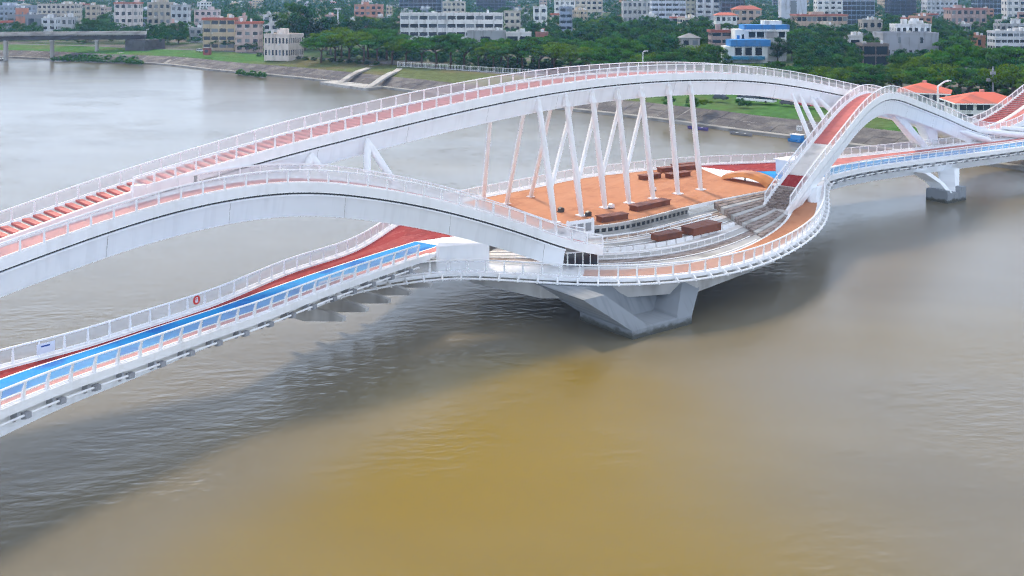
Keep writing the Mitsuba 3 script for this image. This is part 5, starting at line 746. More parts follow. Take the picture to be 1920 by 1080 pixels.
FAR = np.array([[152,498,10],[-108,725,14],[152,535,10],[66,526,10],[63,515,10],[55,758,15],[-321,656,13],[105,702,14],[81,507,10],[281,721,14],[-183,712,14],[-44,629,12],[30,734,14],[86,703,14],[336,705,14],[104,487,9],[-17,695,13],[-214,637,12],[-311,654,12],[152,464,9],[196,544,10],[156,429,8],[155,456,9],[43,748,14],[-204,626,12],[160,553,10],[186,617,12],[-63,730,14],[-200,608,11],[139,656,12],[227,598,11],[362,759,14],[258,620,12],[204,470,9],[320,701,13],[161,434,8],[-331,670,12],[165,682,13],[213,560,10],[47,759,14],[101,738,14],[211,496,9],[43,668,12],[206,561,10],[199,636,12],[117,616,11],[33,756,14],[2,600,11],[-105,759,14],[206,640,12],[226,690,13],[266,659,12],[95,748,14],[109,753,14],[104,655,12],[126,590,11],[77,617,11],[149,669,12],[-204,674,12],[188,510,9],[111,478,9],[-32,731,13],[370,750,14],[-268,706,13],[20,602,11],[199,503,9],[-314,671,12],[251,593,11],[180,716,13],[12,656,12],[-194,690,12],[254,680,12],[259,608,11],[-28,632,11],[282,699,12],[-16,616,11],[266,644,12],[-174,618,11],[-59,690,12],[267,618,11],[185,646,12],[195,534,10],[39,725,13],[-331,686,12],[264,562,10],[17,608,11],[105,636,11],[95,496,9],[159,648,12],[187,519,9],[-26,672,12],[90,638,11],[-304,679,12],[60,521,9],[34,589,10],[178,509,9],[-148,612,11],[50,680,12],[100,642,11],[-198,620,11],[-36,631,11],[-222,639,11],[-42,645,11],[-243,628,11],[184,514,9],[265,716,12],[158,481,8],[360,731,13],[159,702,12],[181,656,11],[186,554,10],[314,693,12],[284,595,10],[-21,631,11],[-20,648,11],[175,503,9],[12,672,12],[-21,668,12],[172,697,12],[-230,640,11],[-212,682,12],[-302,666,11],[56,738,13],[-2,609,10],[104,476,8],[161,630,11],[-258,637,11],[257,526,9],[-247,650,11],[-302,644,11],[25,728,12],[124,657,11],[-290,647,11],[-231,659,11],[-254,661,11],[-257,655,11],[58,698,12],[180,662,11],[24,591,10],[-220,600,10],[125,750,12],[-237,642,11],[-34,625,10],[0,627,10],[-322,694,12],[-184,651,11],[197,497,8],[-170,606,10],[139,649,11],[9,607,10],[-25,621,10],[-1,592,10],[-32,611,10],[6,631,10],[199,509,8],[275,559,9],[177,553,9],[-236,628,10],[230,511,8],[277,569,9],[-159,663,11],[54,720,12],[26,665,11],[-7,616,10],[-261,685,11],[287,667,11],[14,724,12],[24,658,10],[191,733,12],[-192,665,11],[-169,704,11],[-72,708,11],[-42,615,10],[244,711,11],[-248,661,10],[225,701,11],[252,587,9],[-194,575,9],[-192,620,10],[-197,602,9],[241,718,11],[-195,611,10],[4,586,9],[29,722,11],[-202,580,9],[-140,612,10],[-24,613,10],[-217,621,10],[-264,634,10],[227,681,10],[163,623,10],[-211,585,9],[-227,631,10],[49,752,12],[12,739,11],[-236,688,10],[-192,590,9],[252,741,11],[-40,625,10],[268,547,8],[-207,611,9],[-276,666,10],[-231,706,11],[20,653,10],[21,596,9],[277,734,11],[180,549,8],[290,698,10],[280,666,10],[-193,600,9],[255,580,8],[-189,604,9],[212,702,10],[-153,558,8],[-9,609,9],[-222,624,9],[2,582,8],[-318,727,10],[-232,621,9],[-146,602,8],[-255,701,10],[13,590,8],[232,684,10],[290,691,10],[-214,744,10],[-271,645,9],[-299,650,9],[-172,580,8],[194,592,8],[-228,717,10],[192,718,10],[3,681,9],[-323,749,10],[-346,752,10],[-216,612,8],[-253,720,10],[302,736,10],[-192,654,9],[-212,736,10],[-198,672,9],[-251,635,8],[-285,702,9],[-313,742,10],[164,759,10],[314,731,9],[-293,697,9],[-317,721,9],[-259,726,9],[-312,649,8],[-148,556,7],[-294,643,8],[-290,693,9],[-318,757,10],[-4,687,9],[-158,560,7],[-275,640,8],[-199,665,8],[-197,653,8],[-254,747,9],[-220,747,9],[227,735,9],[-272,734,9],[316,751,9],[-254,760,9],[-242,598,7],[-249,600,7],[212,751,9],[0,718,8],[-130,538,6],[-134,540,6],[147,756,8],[-312,755,8],[943,2036,22],[-915,2195,22],[111,1149,20],[-481,1028,16],[-146,972,19],[-234,1339,21],[-722,1948,22],[-124,742,16],[357,1867,18],[429,1869,22],[470,1131,20],[-618,2026,19],[1,2118,22],[-55,1744,23],[304,1043,20],[-15,738,18],[-564,1183,16],[-178,1433,16],[-47,1019,17],[-184,1455,21],[-251,857,18],[273,1040,17],[218,1474,14],[544,1184,18],[-294,1141,18],[-135,936,18],[-311,1796,23],[148,1958,21],[-26,1179,14],[72,1008,13],[-214,1127,19],[-55,1104,19],[-196,1198,16],[-22,1422,19],[638,1518,19],[-309,825,15],[925,2207,19],[-338,1618,17],[-453,988,17],[129,705,13],[-428,1149,18],[-43,1613,19],[237,1391,21],[85,1144,16],[494,1803,20],[617,1855,20],[234,1018,14],[-68,1093,13],[-305,1978,20],[248,1131,17],[581,1273,20],[415,1702,21],[475,1909,17],[-319,1171,16],[336,2167,14],[6,940,17],[519,1132,18],[18,708,12],[426,1550,20],[82,864,12],[-155,1773,19],[495,1669,22],[-740,1909,23],[-639,1966,19],[105,1049,16],[-144,1482,15],[139,844,12],[72,1449,17],[-638,1410,20],[477,1102,19],[362,2271,22],[-16,710,16],[-153,2036,22],[-263,2052,23],[304,769,13],[253,919,12],[885,2034,22],[-538,1715,21],[393,1500,20],[-496,1577,18],[144,987,14],[-397,962,16],[405,2279,24],[677,1658,21],[-322,1371,16],[-160,1113,20],[-338,961,15],[317,784,13],[-525,1193,16],[431,1150,16],[-320,1290,17],[89,1165,18],[-151,951,17],[435,1134,16],[371,1219,17],[-71,798,16],[220,1037,17],[-177,1043,16],[443,1684,22],[-695,1745,19],[-717,1797,22],[77,2179,23],[-374,1145,19],[675,2165,18],[-345,1542,21],[63,1122,20],[381,1168,17],[52,1510,18],[458,1455,20],[488,1402,22],[-38,736,16],[-398,1410,15],[-165,2073,24],[677,1450,15],[360,931,15],[-232,1479,21],[290,1446,19],[-331,913,16],[-64,1180,17],[-143,1348,16],[-862,1957,23],[-946,2075,21],[-197,1132,20],[-272,962,19],[-84,1441,20],[277,1086,20],[414,1058,14],[522,1721,22],[-290,723,13],[-59,742,13],[116,1062,13],[-194,814,14],[13,1659,16],[-111,1534,22],[803,1652,21],[919,2135,23],[8,907,14],[-101,2101,23],[-704,2236,23],[343,884,15],[-616,2163,20],[-353,1832,20],[-374,925,14],[-370,763,14],[350,856,15],[24,1851,14],[398,2050,20],[197,813,17],[-428,2208,22],[-250,829,15],[-683,2001,23],[-888,1833,19],[-264,1063,18],[159,1122,20],[733,1769,19],[-878,2016,18],[255,2098,21],[263,735,17],[-131,1117,18],[325,840,15],[-132,1454,15],[434,1048,19],[-592,1380,20],[-733,2228,23],[614,1360,20],[1043,2187,22],[38,1048,15],[380,1186,14],[-599,1251,18],[-20,1527,19],[-397,1697,22],[-285,974,19],[205,1047,18],[-323,900,11],[264,1161,18],[-392,2098,19],[1011,2264,22],[637,1477,21],[47,1600,22],[49,2171,24],[99,1693,19],[-107,1210,13],[667,1835,22],[-502,1774,17],[-70,814,17],[-224,1232,21],[-717,1621,22],[402,1748,19],[-242,957,16],[165,994,16],[249,1834,21],[-74,2298,24],[71,713,15],[-423,1481,17],[-499,1007,17],[-281,1745,23],[492,1631,16],[261,1726,14],[-530,1771,22],[733,2155,25],[-268,1163,17],[-255,923,16],[511,1409,18],[383,1137,19],[-343,1445,19],[138,1035,17],[110,1080,20],[392,858,15],[-386,1951,23],[-224,1021,20],[-2,819,16],[-365,875,12],[-866,1926,23],[-115,905,14],[165,1215,19],[-375,1056,18],[-375,955,12],[-576,1564,20],[-302,1479,19],[234,1471,17],[496,1285,18],[136,764,15],[212,973,18],[-403,1158,17],[-373,1472,16],[72,1174,20],[395,1063,16],[-443,1204,20],[576,1781,22],[-155,1510,21],[285,957,13],[-661,1838,21],[482,1178,18],[42,795,16],[-237,893,20],[-503,1099,20],[-588,2300,24],[-85,887,16],[-498,1110,13],[-86,761,17],[445,1524,20],[-437,2110,21],[252,2081,18],[146,1255,21],[-542,1979,21],[157,1283,18],[-883,2102,23],[307,997,13],[730,1557,21],[65,1481,14],[-391,984,13],[138,1184,14],[471,1822,21],[929,2073,22],[-119,799,14],[174,1074,18],[562,2005,21],[-230,870,18],[-159,931,17],[-275,921,18],[373,836,13],[58,1304,15],[-937,2212,23],[220,1239,19],[262,958,19],[-587,2257,23],[-407,1503,20],[363,877,15],[-667,1521,14],[-221,1983,24],[357,1049,19],[-67,1423,20],[-320,979,16],[-763,2012,24],[-591,1228,17],[-385,1786,14],[99,2221,23],[-443,1807,18],[317,1194,19],[-49,1160,18],[-279,1725,18],[902,1988,18],[-928,2176,21],[450,1392,16],[572,2288,23],[389,900,13],[-171,2247,25],[980,2094,23],[-479,2021,21],[-709,1486,19],[-549,2149,19],[-420,1010,15],[439,1314,18],[341,1182,19],[197,1254,17],[331,823,13],[-263,1461,22],[-477,2095,24],[344,731,14],[24,2008,20],[234,816,13],[404,1267,16],[699,1762,23],[670,2088,23],[164,976,15],[183,1697,21],[-175,1175,19],[-282,1349,18],[-339,1930,23],[-198,1671,22],[217,1076,19],[-464,1070,20],[-288,847,17],[-419,849,13],[-76,717,18],[485,982,19],[-389,895,12],[-459,938,13],[-322,1416,21],[-945,2191,20],[-398,1084,20],[69,776,13],[-412,947,18],[259,898,12],[248,1629,14],[522,1074,19],[-481,2222,19],[46,1119,14],[-496,2050,24],[-53,717,12],[-128,961,17],[511,1181,20],[347,1208,21],[-317,1447,17],[343,1035,17],[-934,1937,22],[121,1629,21],[342,1566,19],[-220,1000,17],[-359,1122,20],[-874,1877,19],[474,2239,24],[-600,1716,23],[301,2030,22],[121,1328,19],[581,2022,20],[510,1917,21],[61,905,12],[691,1500,22],[318,876,14],[58,1573,21],[-59,1248,20],[-102,1059,15],[-480,1129,17],[-388,1496,17],[272,1543,22],[264,1138,16],[-372,1572,21],[19,1963,19],[62,1087,18],[-46,940,13],[675,1695,20],[-26,1568,20],[-825,2007,21],[415,853,12],[-546,1349,21],[94,770,14],[487,1336,15],[-103,1139,13],[615,2150,22],[-737,1652,20],[-601,2278,23],[546,1110,19],[660,1514,20],[288,1465,21],[232,1637,17],[401,1359,17],[190,1954,23],[-438,889,14],[-877,1809,17],[-424,1389,15],[-412,1066,19],[687,1790,21],[-300,1270,13],[-858,2056,20],[-154,1211,17],[198,1092,14],[-37,992,13],[-319,948,19],[421,1347,20],[-58,1634,15],[28,874,11],[886,1854,19],[-223,1599,22],[-122,761,15],[620,2204,22],[-515,1219,17],[326,1047,12],[-439,1990,18],[374,2178,20],[-281,1405,17],[544,1268,20],[276,2035,24],[-378,1929,20],[11,851,13],[-400,1000,16],[108,1173,19],[-190,2015,23],[486,1136,18],[-428,1056,18],[48,1027,15],[987,2165,22],[183,2028,24],[87,930,13],[-145,1054,19],[898,2214,25],[-34,1926,24],[35,1576,21],[-318,1196,21],[164,1055,17],[-9,1112,15],[-445,1272,21],[24,972,19],[-274,1903,20],[-178,1899,16],[425,978,14],[215,1880,20],[-315,2002,24],[-499,1505,20],[-211,1533,15],[593,1461,21],[-625,1270,20],[-50,1359,15],[-585,1363,18],[-87,1097,14],[960,2122,23],[-713,1513,19],[301,1148,18],[-645,1385,20],[-442,951,14],[-196,1571,21],[258,1014,16],[255,1065,17],[510,1210,20],[119,1023,13],[366,1154,13],[-263,839,17],[-327,1004,19],[-150,893,17],[-481,1334,16],[-316,1629,19],[-44,1124,14],[458,971,19],[-247,1967,22],[355,1135,13],[-170,1409,16],[99,1027,13],[377,1382,20],[-312,1009,16],[-668,1704,18],[728,2130,19],[48,1378,17],[-444,1473,21],[-56,1196,19],[340,1088,12],[229,952,16],[-178,1479,20],[512,1117,17],[656,2109,16],[-1,2000,17],[510,1377,21],[-22,827,17],[-688,1912,22],[517,1293,20],[-316,865,11],[-213,848,15],[-87,1978,20],[739,1668,20],[595,1778,17],[132,1168,14],[-206,879,18],[-519,1165,14],[-463,1758,23],[711,2086,15],[-129,1012,16],[-647,1714,17],[617,2272,21],[-70,1521,21],[281,800,15],[-259,1146,17],[1117,2277,25],[444,956,13],[-611,1310,13],[-447,1154,19],[-96,2288,21],[174,1373,21],[826,2166,22],[105,1658,20],[-170,949,18],[107,756,14],[263,1616,19],[40,2208,19],[398,993,19],[152,954,16],[-141,1785,15],[-87,1368,14],[-99,949,17],[-754,1652,18],[229,907,13],[156,1410,19],[228,1944,20],[385,1092,13],[254,1778,23],[-93,1647,20],[404,920,14],[83,1407,20],[676,1778,18],[93,2128,18],[-472,1237,19],[301,1081,19],[356,1497,19],[115,1372,21],[630,1598,18],[79,1681,21],[381,1867,19],[144,1138,12],[919,1919,20],[270,1675,21],[-480,988,19],[-487,1440,22],[-279,830,12],[-387,2135,24],[-454,1531,21],[1011,2053,22],[-453,1631,13],[-269,2284,23],[-204,1263,20],[288,763,14],[-339,901,14],[-46,782,16],[526,2174,21],[-93,1316,14],[-10,856,17],[208,940,14],[499,2129,18],[188,1026,13],[-260,1945,23],[319,1753,19],[-277,1680,16],[493,1317,21],[-119,1911,18],[844,2164,18],[528,1614,16],[547,1203,20],[-480,1739,20],[29,894,16],[-599,1520,17],[-64,776,17],[-510,1609,19],[299,844,15],[-41,1045,14],[-381,2079,19],[-145,1129,17],[-523,2092,22],[277,973,13],[-361,1168,15],[-116,1231,14],[147,1163,15],[615,1250,20],[240,724,12],[-32,858,11],[-398,1194,17],[-472,1181,20],[335,1014,14],[683,1924,22],[149,2050,21],[-596,1793,21],[175,1718,19],[-4,1045,15],[-396,1894,16],[404,1149,17],[-835,1758,20],[207,1120,16],[-361,1038,16],[-36,1217,14],[-130,917,15],[-199,766,15],[107,1498,19],[364,1619,22],[347,1077,12],[231,1135,19],[-252,1655,18],[-67,890,17],[11,1760,17],[325,712,16],[275,1123,19],[124,722,14],[539,1128,17],[506,1141,17],[316,833,13],[-62,2140,23],[106,1828,22],[-157,1009,18],[-233,2220,22],[-1024,2280,24],[441,1571,20],[16,1162,19],[846,2114,21],[-449,2167,24],[481,1373,21],[121,1749,20],[-462,2065,21],[362,822,11],[642,1337,17],[-722,2141,22],[-4,1366,21],[-248,2095,22],[-259,1040,17],[4,2262,24],[437,1191,16],[-555,1316,21],[-602,2214,25],[-489,1842,23],[-507,1236,18],[61,1239,16],[-102,1633,17],[-227,930,14],[166,1941,23],[-662,1613,22],[-15,2081,15],[326,1470,19],[678,1422,17],[168,1598,18],[-568,1421,19],[-914,2123,19],[833,1685,22],[-274,2198,23],[-250,803,14],[1027,2119,20],[196,983,16],[-120,1762,20],[-454,1093,19],[-519,1281,21],[524,2255,25],[53,2126,22],[130,1423,20],[482,1053,17],[38,1192,17],[-270,859,17],[-391,791,13],[-70,1881,17],[44,1478,18],[418,1141,15],[-342,1087,17],[223,2030,23],[371,848,11],[218,1173,21],[270,1027,15],[-120,1062,17],[53,1899,23],[473,1084,15],[643,2201,22],[381,2291,21],[-699,1670,19],[360,1949,22],[352,1649,21],[-521,1462,20],[306,1898,22],[-666,2102,21],[-606,1688,19],[-568,1981,17],[385,1120,18],[-362,990,17],[-404,2173,25],[916,2099,24],[673,2066,21],[456,2288,17],[-633,2216,22],[306,1327,16],[-33,1390,21],[66,827,15],[100,1469,17],[223,982,14],[-201,1756,22],[-654,1342,19],[325,929,13],[328,869,13],[-179,736,16],[394,1241,14],[-372,893,14],[-804,1921,19],[-340,2088,22],[371,1017,15],[-372,1510,17],[-8,876,18],[345,1259,20],[-153,1907,19],[-16,2225,22],[209,802,11],[-563,1257,17],[62,2204,24],[-759,1797,19],[74,1600,19],[262,1391,20],[-805,2204,24],[544,1931,20],[179,736,13],[842,2015,19]])
# ------------------------------------------------------------------ the far bank
def grass_fn(p, n, uv):
    a = fbm(p.x * 0.05, p.y * 0.05, 0.0, 4); b = fbm(p.x * 0.6, p.y * 0.6, 1.0, 3)
    dry = smoothstep(-125.0, -85.0, p.x) * (1 - smoothstep(30.0, 55.0, p.x)) * 0.9
    c = mix((0.055, 0.14, 0.035), (0.12, 0.115, 0.055), dr.clip(dry * 0.75 + smoothstep(0.45, 0.7, a) * 0.45, 0, 1))
    return c * (0.65 + 0.7 * b)
scene['grass_cover'] = pr(proc(grass_fn), 0.95, 0.1)
def soil_fn(p, n, uv):
    a = fbm(p.x * 0.03, p.y * 0.03, 0.0, 4)
    return mix((0.045, 0.085, 0.035), (0.14, 0.13, 0.11), smoothstep(0.4, 0.7, a)) * (0.7 + 0.6 * fbm(p.x * 0.4, p.y * 0.4, 0.0, 2))
scene['town_soil'] = pr(proc(soil_fn), 0.95, 0.1)
def stone_fn(p, n, uv):
    a = fbm(p.x * 0.25, p.y * 0.25, p.z * 0.8, 4); b = noise(p.x * 3.0, p.y * 3.0, p.z * 3.0)
    return mix((0.105, 0.10, 0.105), (0.19, 0.18, 0.17), smoothstep(0.35, 0.75, a)) * (0.8 + 0.4 * b)
scene['slope_stone'] = pr(proc(stone_fn), 0.9, 0.2)
scene['pale_stone'] = pr(grime((0.42, 0.41, 0.39), (0.24, 0.23, 0.22), 0.35, 0.9), 0.85, 0.3)
scene['bank_stone'] = pr(grime((0.30, 0.29, 0.27), (0.16, 0.155, 0.15), 0.3, 0.9), 0.85, 0.3)
scene['asphalt'] = pr(grime((0.11, 0.11, 0.115), (0.07, 0.07, 0.07), 0.4, 0.8), 0.85, 0.3)
BANK = spline([(-1680, 1000), (-900, 720), (-500, 645), (-330, 592), (-262, 571), (-236, 556), (-208, 540), (-173, 522), (-140, 488), (-95, 447), (-71, 422), (-51, 400), (20, 322), (45.6, 293), (59.6, 274), (70, 262), (79, 250), (91, 235), (104, 218), (130, 192), (180, 150), (300, 60), (860, -380)], 4.0)
BANK = np.c_[BANK, np.zeros(len(BANK))]
def band(u0, u1, z0, z1, rows=1, amp=0.0, s=None):
    Pb = BANK; rows_ = []
    for r in range(rows + 1):
        t = r / rows; Q = offset(Pb, u0 + (u1 - u0) * t); z = np.full(len(Q), z0 + (z1 - z0) * t)
        if amp and 0 < r < rows: z = z + (meshkit.fbm(np.c_[Q[:, :2] * .08, z * 0], 3, 2) - .5) * amp
        Q[:, 2] = z; rows_.append(Q)
    n = len(Pb); v = np.vstack(rows_); i = np.arange(n - 1)
    return v, np.vstack([np.stack([r * n + i, r * n + i + 1, (r + 1) * n + i + 1, (r + 1) * n + i], 1) for r in range(rows)])
RB = put('riverbank', cat([band(0, .05, -1.5, .75), band(.05, 2.3, .75, .8), band(2.3, 10.5, .7, 3.45, 3, .2)]), 'bank_stone', label='sloping stone riverbank with a ledge above the water', kind='structure')
SB = arclen(BANK); sb = lambda x: float(np.interp(x, BANK[:, 0], SB))
k = 0; s = sb(-330)
while s < sb(118):
    p, q = along(BANK, np.array([s + .12, s + 6.6])); d = (q - p) / np.linalg.norm(q - p); n = np.array([-d[1], d[0], 0])
    for r, (u0, u1) in enumerate(((2.4, 6.3), (6.45, 10.4))):
        z = lambda u: .7 + (u - 2.3) / 8.2 * 2.75 + .10
        w = .05 * math.sin(s * .7 + r)
        b4 = [p + n * u0 + [0, 0, z(u0) - .3], q + n * u0 + [0, 0, z(u0) - .3], q + n * u1 + [0, 0, z(u1) - .3], p + n * u1 + [0, 0, z(u1) - .3]]
        put(RB + '__slab', hexa(b4, np.array(b4) + [0, 0, .3 + w]), 'slope_stone')
    s += 6.75
put('lawn', band(10.5, 36, 3.5, 5.0, 8, .5), 'grass_cover', True, label='grassy strip along the top of the riverbank, green at the left and dry in the middle', kind='structure')
put('riverside_road', band(36.0, 43.0, 5.004, 5.01), 'asphalt', label='grey riverside road behind the lawn', kind='structure')
gz = offset(BANK, 36)
put('ground', prism([tuple(p[:2]) for p in gz] + [(1650, -450), (1680, 2480), (-1680, 2480), (-1680, 1040)], 3.0, 5.0), 'town_soil', label='flat ground of the town behind the river', kind='structure')
# hills behind the town
gx, gy = np.meshgrid(np.linspace(-1690, 1690, 121), np.linspace(2000, 2480, 40))
hz = 4 + (48 + 44 * meshkit.fbm(np.stack([gx / 330, gy / 330, gx * 0], -1), 4, 3)) * np.clip((gy - 2000) / 230, 0, 1) + 9 * meshkit.fbm(np.stack([gx / 30, gy / 30, gx * 0], -1), 3, 5) * np.clip((gy - 2000) / 40, 0, 1)
ii = np.arange(39 * 121).reshape(39, 121)[:, :-1].ravel()
scene['hill_green'] = pr(grime((0.035, 0.075, 0.04), (0.06, 0.10, 0.05), 0.02, 0.9), 0.95, 0.1)
put('hills', (np.stack([gx.ravel(), gy.ravel(), hz.ravel()], 1), np.stack([ii, ii + 1, ii + 122, ii + 121], 1)), 'hill_green', True, label='wooded hills behind the town', kind='structure')

AP = put('landing_stage', hull([(x, y, z) for x, y in ((-75, 416), (-53.5, 389), (-48.5, 396), (-68, 422)) for z in (-1, .95)]), 'pale_stone', label='pale concrete landing stage at the foot of the riverbank', category='landing stage')
def ramp(pts, w, key, lab):
    P = spline([(*p[:2], p[2]) for p in pts], 1.0)
    put(key, sweep(P, rect(-w / 2, w / 2, -.6, .12)), 'pale_stone', label=lab, category='ramp')
ramp([(-66.5, 412, .95), (-64.3, 417, 2.6), (-62.5, 421.5, 3.7), (-60, 440, 4.3), (-59, 452, 4.6)], 2.6, 'ramp', 'pale ramp climbing from the left end of the landing stage')
ramp([(-52.8, 394, .95), (-50.4, 399.5, 2.6), (-48.8, 404, 3.7), (-46.5, 425, 4.3), (-46, 436, 4.6)], 2.6, 'ramp', 'pale ramp climbing from the right end of the landing stage')
ramp([(-170, 523, .95), (-167, 529, 2.8), (-164.5, 534, 3.75)], 2.4, 'ramp', 'pale stair ramp on the stone slope near the old bridge')
ramp([(-217, 548, .95), (-213.5, 555, 3.0), (-209, 563, 3.9)], 2.0, 'ramp', 'left of two parallel pale stair ramps beside the old road bridge')
ramp([(-211.5, 545, .95), (-208, 552, 3.0), (-203, 560, 3.9)], 2.0, 'ramp', 'right of two parallel pale stair ramps beside the old road bridge')

# ------------------------------------------------------------------ old road bridge at the left
OB = thing('road_bridge', 'old grey concrete road bridge reaching the far bank at the left edge', 'bridge')
OP = spline([(-420, 503, 13.4), (-330, 532, 13.5), (-265, 556, 13.7), (-198, 577, 13.4)], 3.0)
put(OB + '__deck', sweep(OP, [(-7, -.2), (-6.6, -.9), (6.6, -.9), (7, -.2)]), 'pale_stone')
put(OB + '__girder', sweep(OP, [(-4.6, -.9), (-3.4, -3.3), (3.4, -3.3), (4.6, -.9)]), 'asphalt')
put(OB + '__parapet', sweep(OP, rect(-7, -6.75, -.19, .85)), 'pale_stone'); put(OB + '__parapet', sweep(OP, rect(6.75, 7, -.19, .85)), 'pale_stone')
for x in (-264, -243, -222):
    p = along(OP, np.array([np.interp(x, OP[:, 0], arclen(OP))]))[0]; n = np.array([-.3, .95, 0])
    for k in (-3.4, 0, 3.4): put(OB + '__pier', tube(p + n * k - [0, 0, p[2] + 1], p + n * k - [0, 0, 4.1], .75, n=12), 'concrete')
    put(OB + '__crosshead', hull([p + n * k + np.array([dx, dy * 0, dz]) for k, dz0 in ((-5, 0), (5, 0)) for dx in (-.9, .9) for dy in (0,) for dz in (-4.15, -3.31)]), 'concrete')
put(OB + '__abutment', hull([(-206, 568, 4), (-200, 582, 4), (-188, 578, 4), (-194, 564, 4), (-206, 568, 10.2), (-200, 582, 10.2), (-188, 578, 10.2), (-194, 564, 10.2)]), 'asphalt')
for nm, lab, x, y, sc_ in (('work_pontoon', 'dark work pontoon with white bollards below the old road bridge', -271, 556, 1.0),):
    W_ = thing(nm, lab, 'pontoon')
    put(W_ + '__hull', tf(bx(-7, 7, -2.4, 2.4, -.4, .7), (x, y, 0), .15), 'dark_metal')
    for k in (-5.5, -1.5, 3, 6): put(W_ + '__bollard', tf(tube((k, -1.9, .7), (k, -1.9, 1.5), .35), (x, y, 0), .15), 'white_paint')
    for k in (-6, 6): put(W_ + '__post', tf(tube((k, 1.5, .7), (k, 1.5, 4.6), .16), (x, y, 0), .15), 'dark_metal')

# ------------------------------------------------------------------ buildings
def vary(c, a=.06): return np.clip(np.asarray(c) * (1 + rng.uniform(-a, a)), 0, 1)
def building(label, cat, x, y, w, d, h, rz, col, fl, cl, style, roof, roofc, huts, hero=True):
    K = thing('house' if cat == 'house' else 'apartment_block' if not hero else cat.replace(' ', '_'), label, cat)
    loc = (x, y, 5.0); put_ = lambda nm, m, bs, c, **kw: put(K + '__' + nm, tf(m, loc, rz), bs, color=c, **kw)
    col = np.asarray(col); parts = [bx(-w / 2 + .35, w / 2 - .35, -d / 2 + .35, d / 2 - .35, -.6, h)]; col = col * float(rng.uniform(.92, 1.1))
    fh = h / max(fl, 1); pans = []
    if style == 'blank':
        parts = [bx(-w / 2, w / 2, -d / 2, d / 2, -.6, h)]
        for f in range(fl):
            for c in range(cl):
                if (f + c) % 2 == 0 and hero: pans.append((0, -w / 2 + (c + .35) * w / cl, -w / 2 + (c + .6) * w / cl, f * fh + fh * .3, f * fh + fh * .75))
    else:
        sill, head = {'grid': (.34, .80), 'ribbon': (.36, .82), 'glass': (.10, .94)}[style]; pier = {'grid': .42, 'ribbon': .14, 'glass': .07}[style]
        for face, (L0, n_) in enumerate(((w, cl), (d, max(1, round(cl * d / w))), (d, max(1, round(cl * d / w))))):
            def slab(a0, a1, z0, z1, t0=0.0, t1=.36):
                if face == 0: return bx(a0, a1, -d / 2 + t0, -d / 2 + t1, z0, z1)
                if face == 1: return bx(w / 2 - t1, w / 2 - t0, a0, a1, z0, z1)
                return bx(-w / 2 + t0, -w / 2 + t1, a0, a1, z0, z1)
            e = .0 if face == 0 else .004
            for f in range(fl + 1):
                z0 = -.6 if f == 0 else (f - 1 + head) * fh; z1 = sill * fh if f == 0 else ((f + sill) * fh if f < fl else h)
                parts.append(slab(-L0 / 2 + (0 if face == 0 else .005), L0 / 2 - .001, z0, z1, e, .36))
            cw = L0 / n_
            for c in range(n_ + 1):
                a = -L0 / 2 + c * cw; p_ = cw * pier
                parts.append(slab(max(a - p_ / 2, -L0 / 2 + .005), min(a + p_ / 2, L0 / 2 - .005), 0, h - .05, .004 + e, .358))
            for f in range(fl):
                for c in range(n_):
                    pans.append((face, -L0 / 2 + (c + pier / 2) * cw, -L0 / 2 + (c + 1 - pier / 2) * cw, (f + sill) * fh, (f + head) * fh))
    put_('wall', cat_(parts), 'painted', vary(col))
    def pane(face, a0, a1, z0, z1):
        t0 = .24 if style != 'blank' else -.03; t1 = .345 if style != 'blank' else .05
        if face == 0: return bx(a0, a1, -d / 2 + t0, -d / 2 + t1, z0, z1)
        if face == 1: return bx(w / 2 - t1, w / 2 - t0, a0, a1, z0, z1)
        return bx(-w / 2 + t0, -w / 2 + t1, a0, a1, z0, z1)
    if pans:
        if hero and y < 620:
            for q in pans:
                if q[0] == 0 or (q[0] == 1) == (x < 0): put_('window', pane(*q), 'pane_pale' if style != 'glass' and rng.random() < .25 else 'pane_glass', None)
            rest = [q for q in pans if not (q[0] == 0 or (q[0] == 1) == (x < 0))]
        else: rest = pans
        pale = [q for q in rest if style != 'glass' and rng.random() < .3]; dark = [q for q in rest if q not in pale]
        if dark: put_('window_pane', cat_([pane(*q) for q in dark]), 'pane_glass', None, kind='stuff')
        if pale: put_('window_pane', cat_([pane(*q) for q in pale]), 'pane_pale', None, kind='stuff')
        units = [bx(q[1] - .1, q[1] + .75, -d / 2 - .42, -d / 2 - .02, q[3] - .8, q[3] - .15) for q in pans if q[0] == 0 and style in ('grid', 'ribbon') and rng.random() < .3]
        if units and y < 900: put_('air_conditioner', cat_(units), 'painted', (.62, .63, .62), kind='stuff')
    if style == 'grid' and y < 1100 and cl >= 3 and cat != 'school building' and 'riverside' not in label:
        for c in rng.choice(cl, size=1 + (cl > 4), replace=False):
            cw = w / cl
            for f in range(1, fl):
                a0 = -w / 2 + c * cw + .15; a1 = a0 + cw - .3; z0 = f * fh
                put_('balcony', cat_([bx(a0, a1, -d / 2 - 1.2, -d / 2 - .005, z0, z0 + .15), bx(a0, a1, -d / 2 - 1.2, -d / 2 - 1.08, z0 + .151, z0 + 1.0), bx(a0, a0 + .1, -d / 2 - 1.078, -d / 2 - .005, z0 + .151, z0 + .99), bx(a1 - .1, a1, -d / 2 - 1.078, -d / 2 - .005, z0 + .151, z0 + .99)]), 'painted', vary(col * .85 + .12, .1))
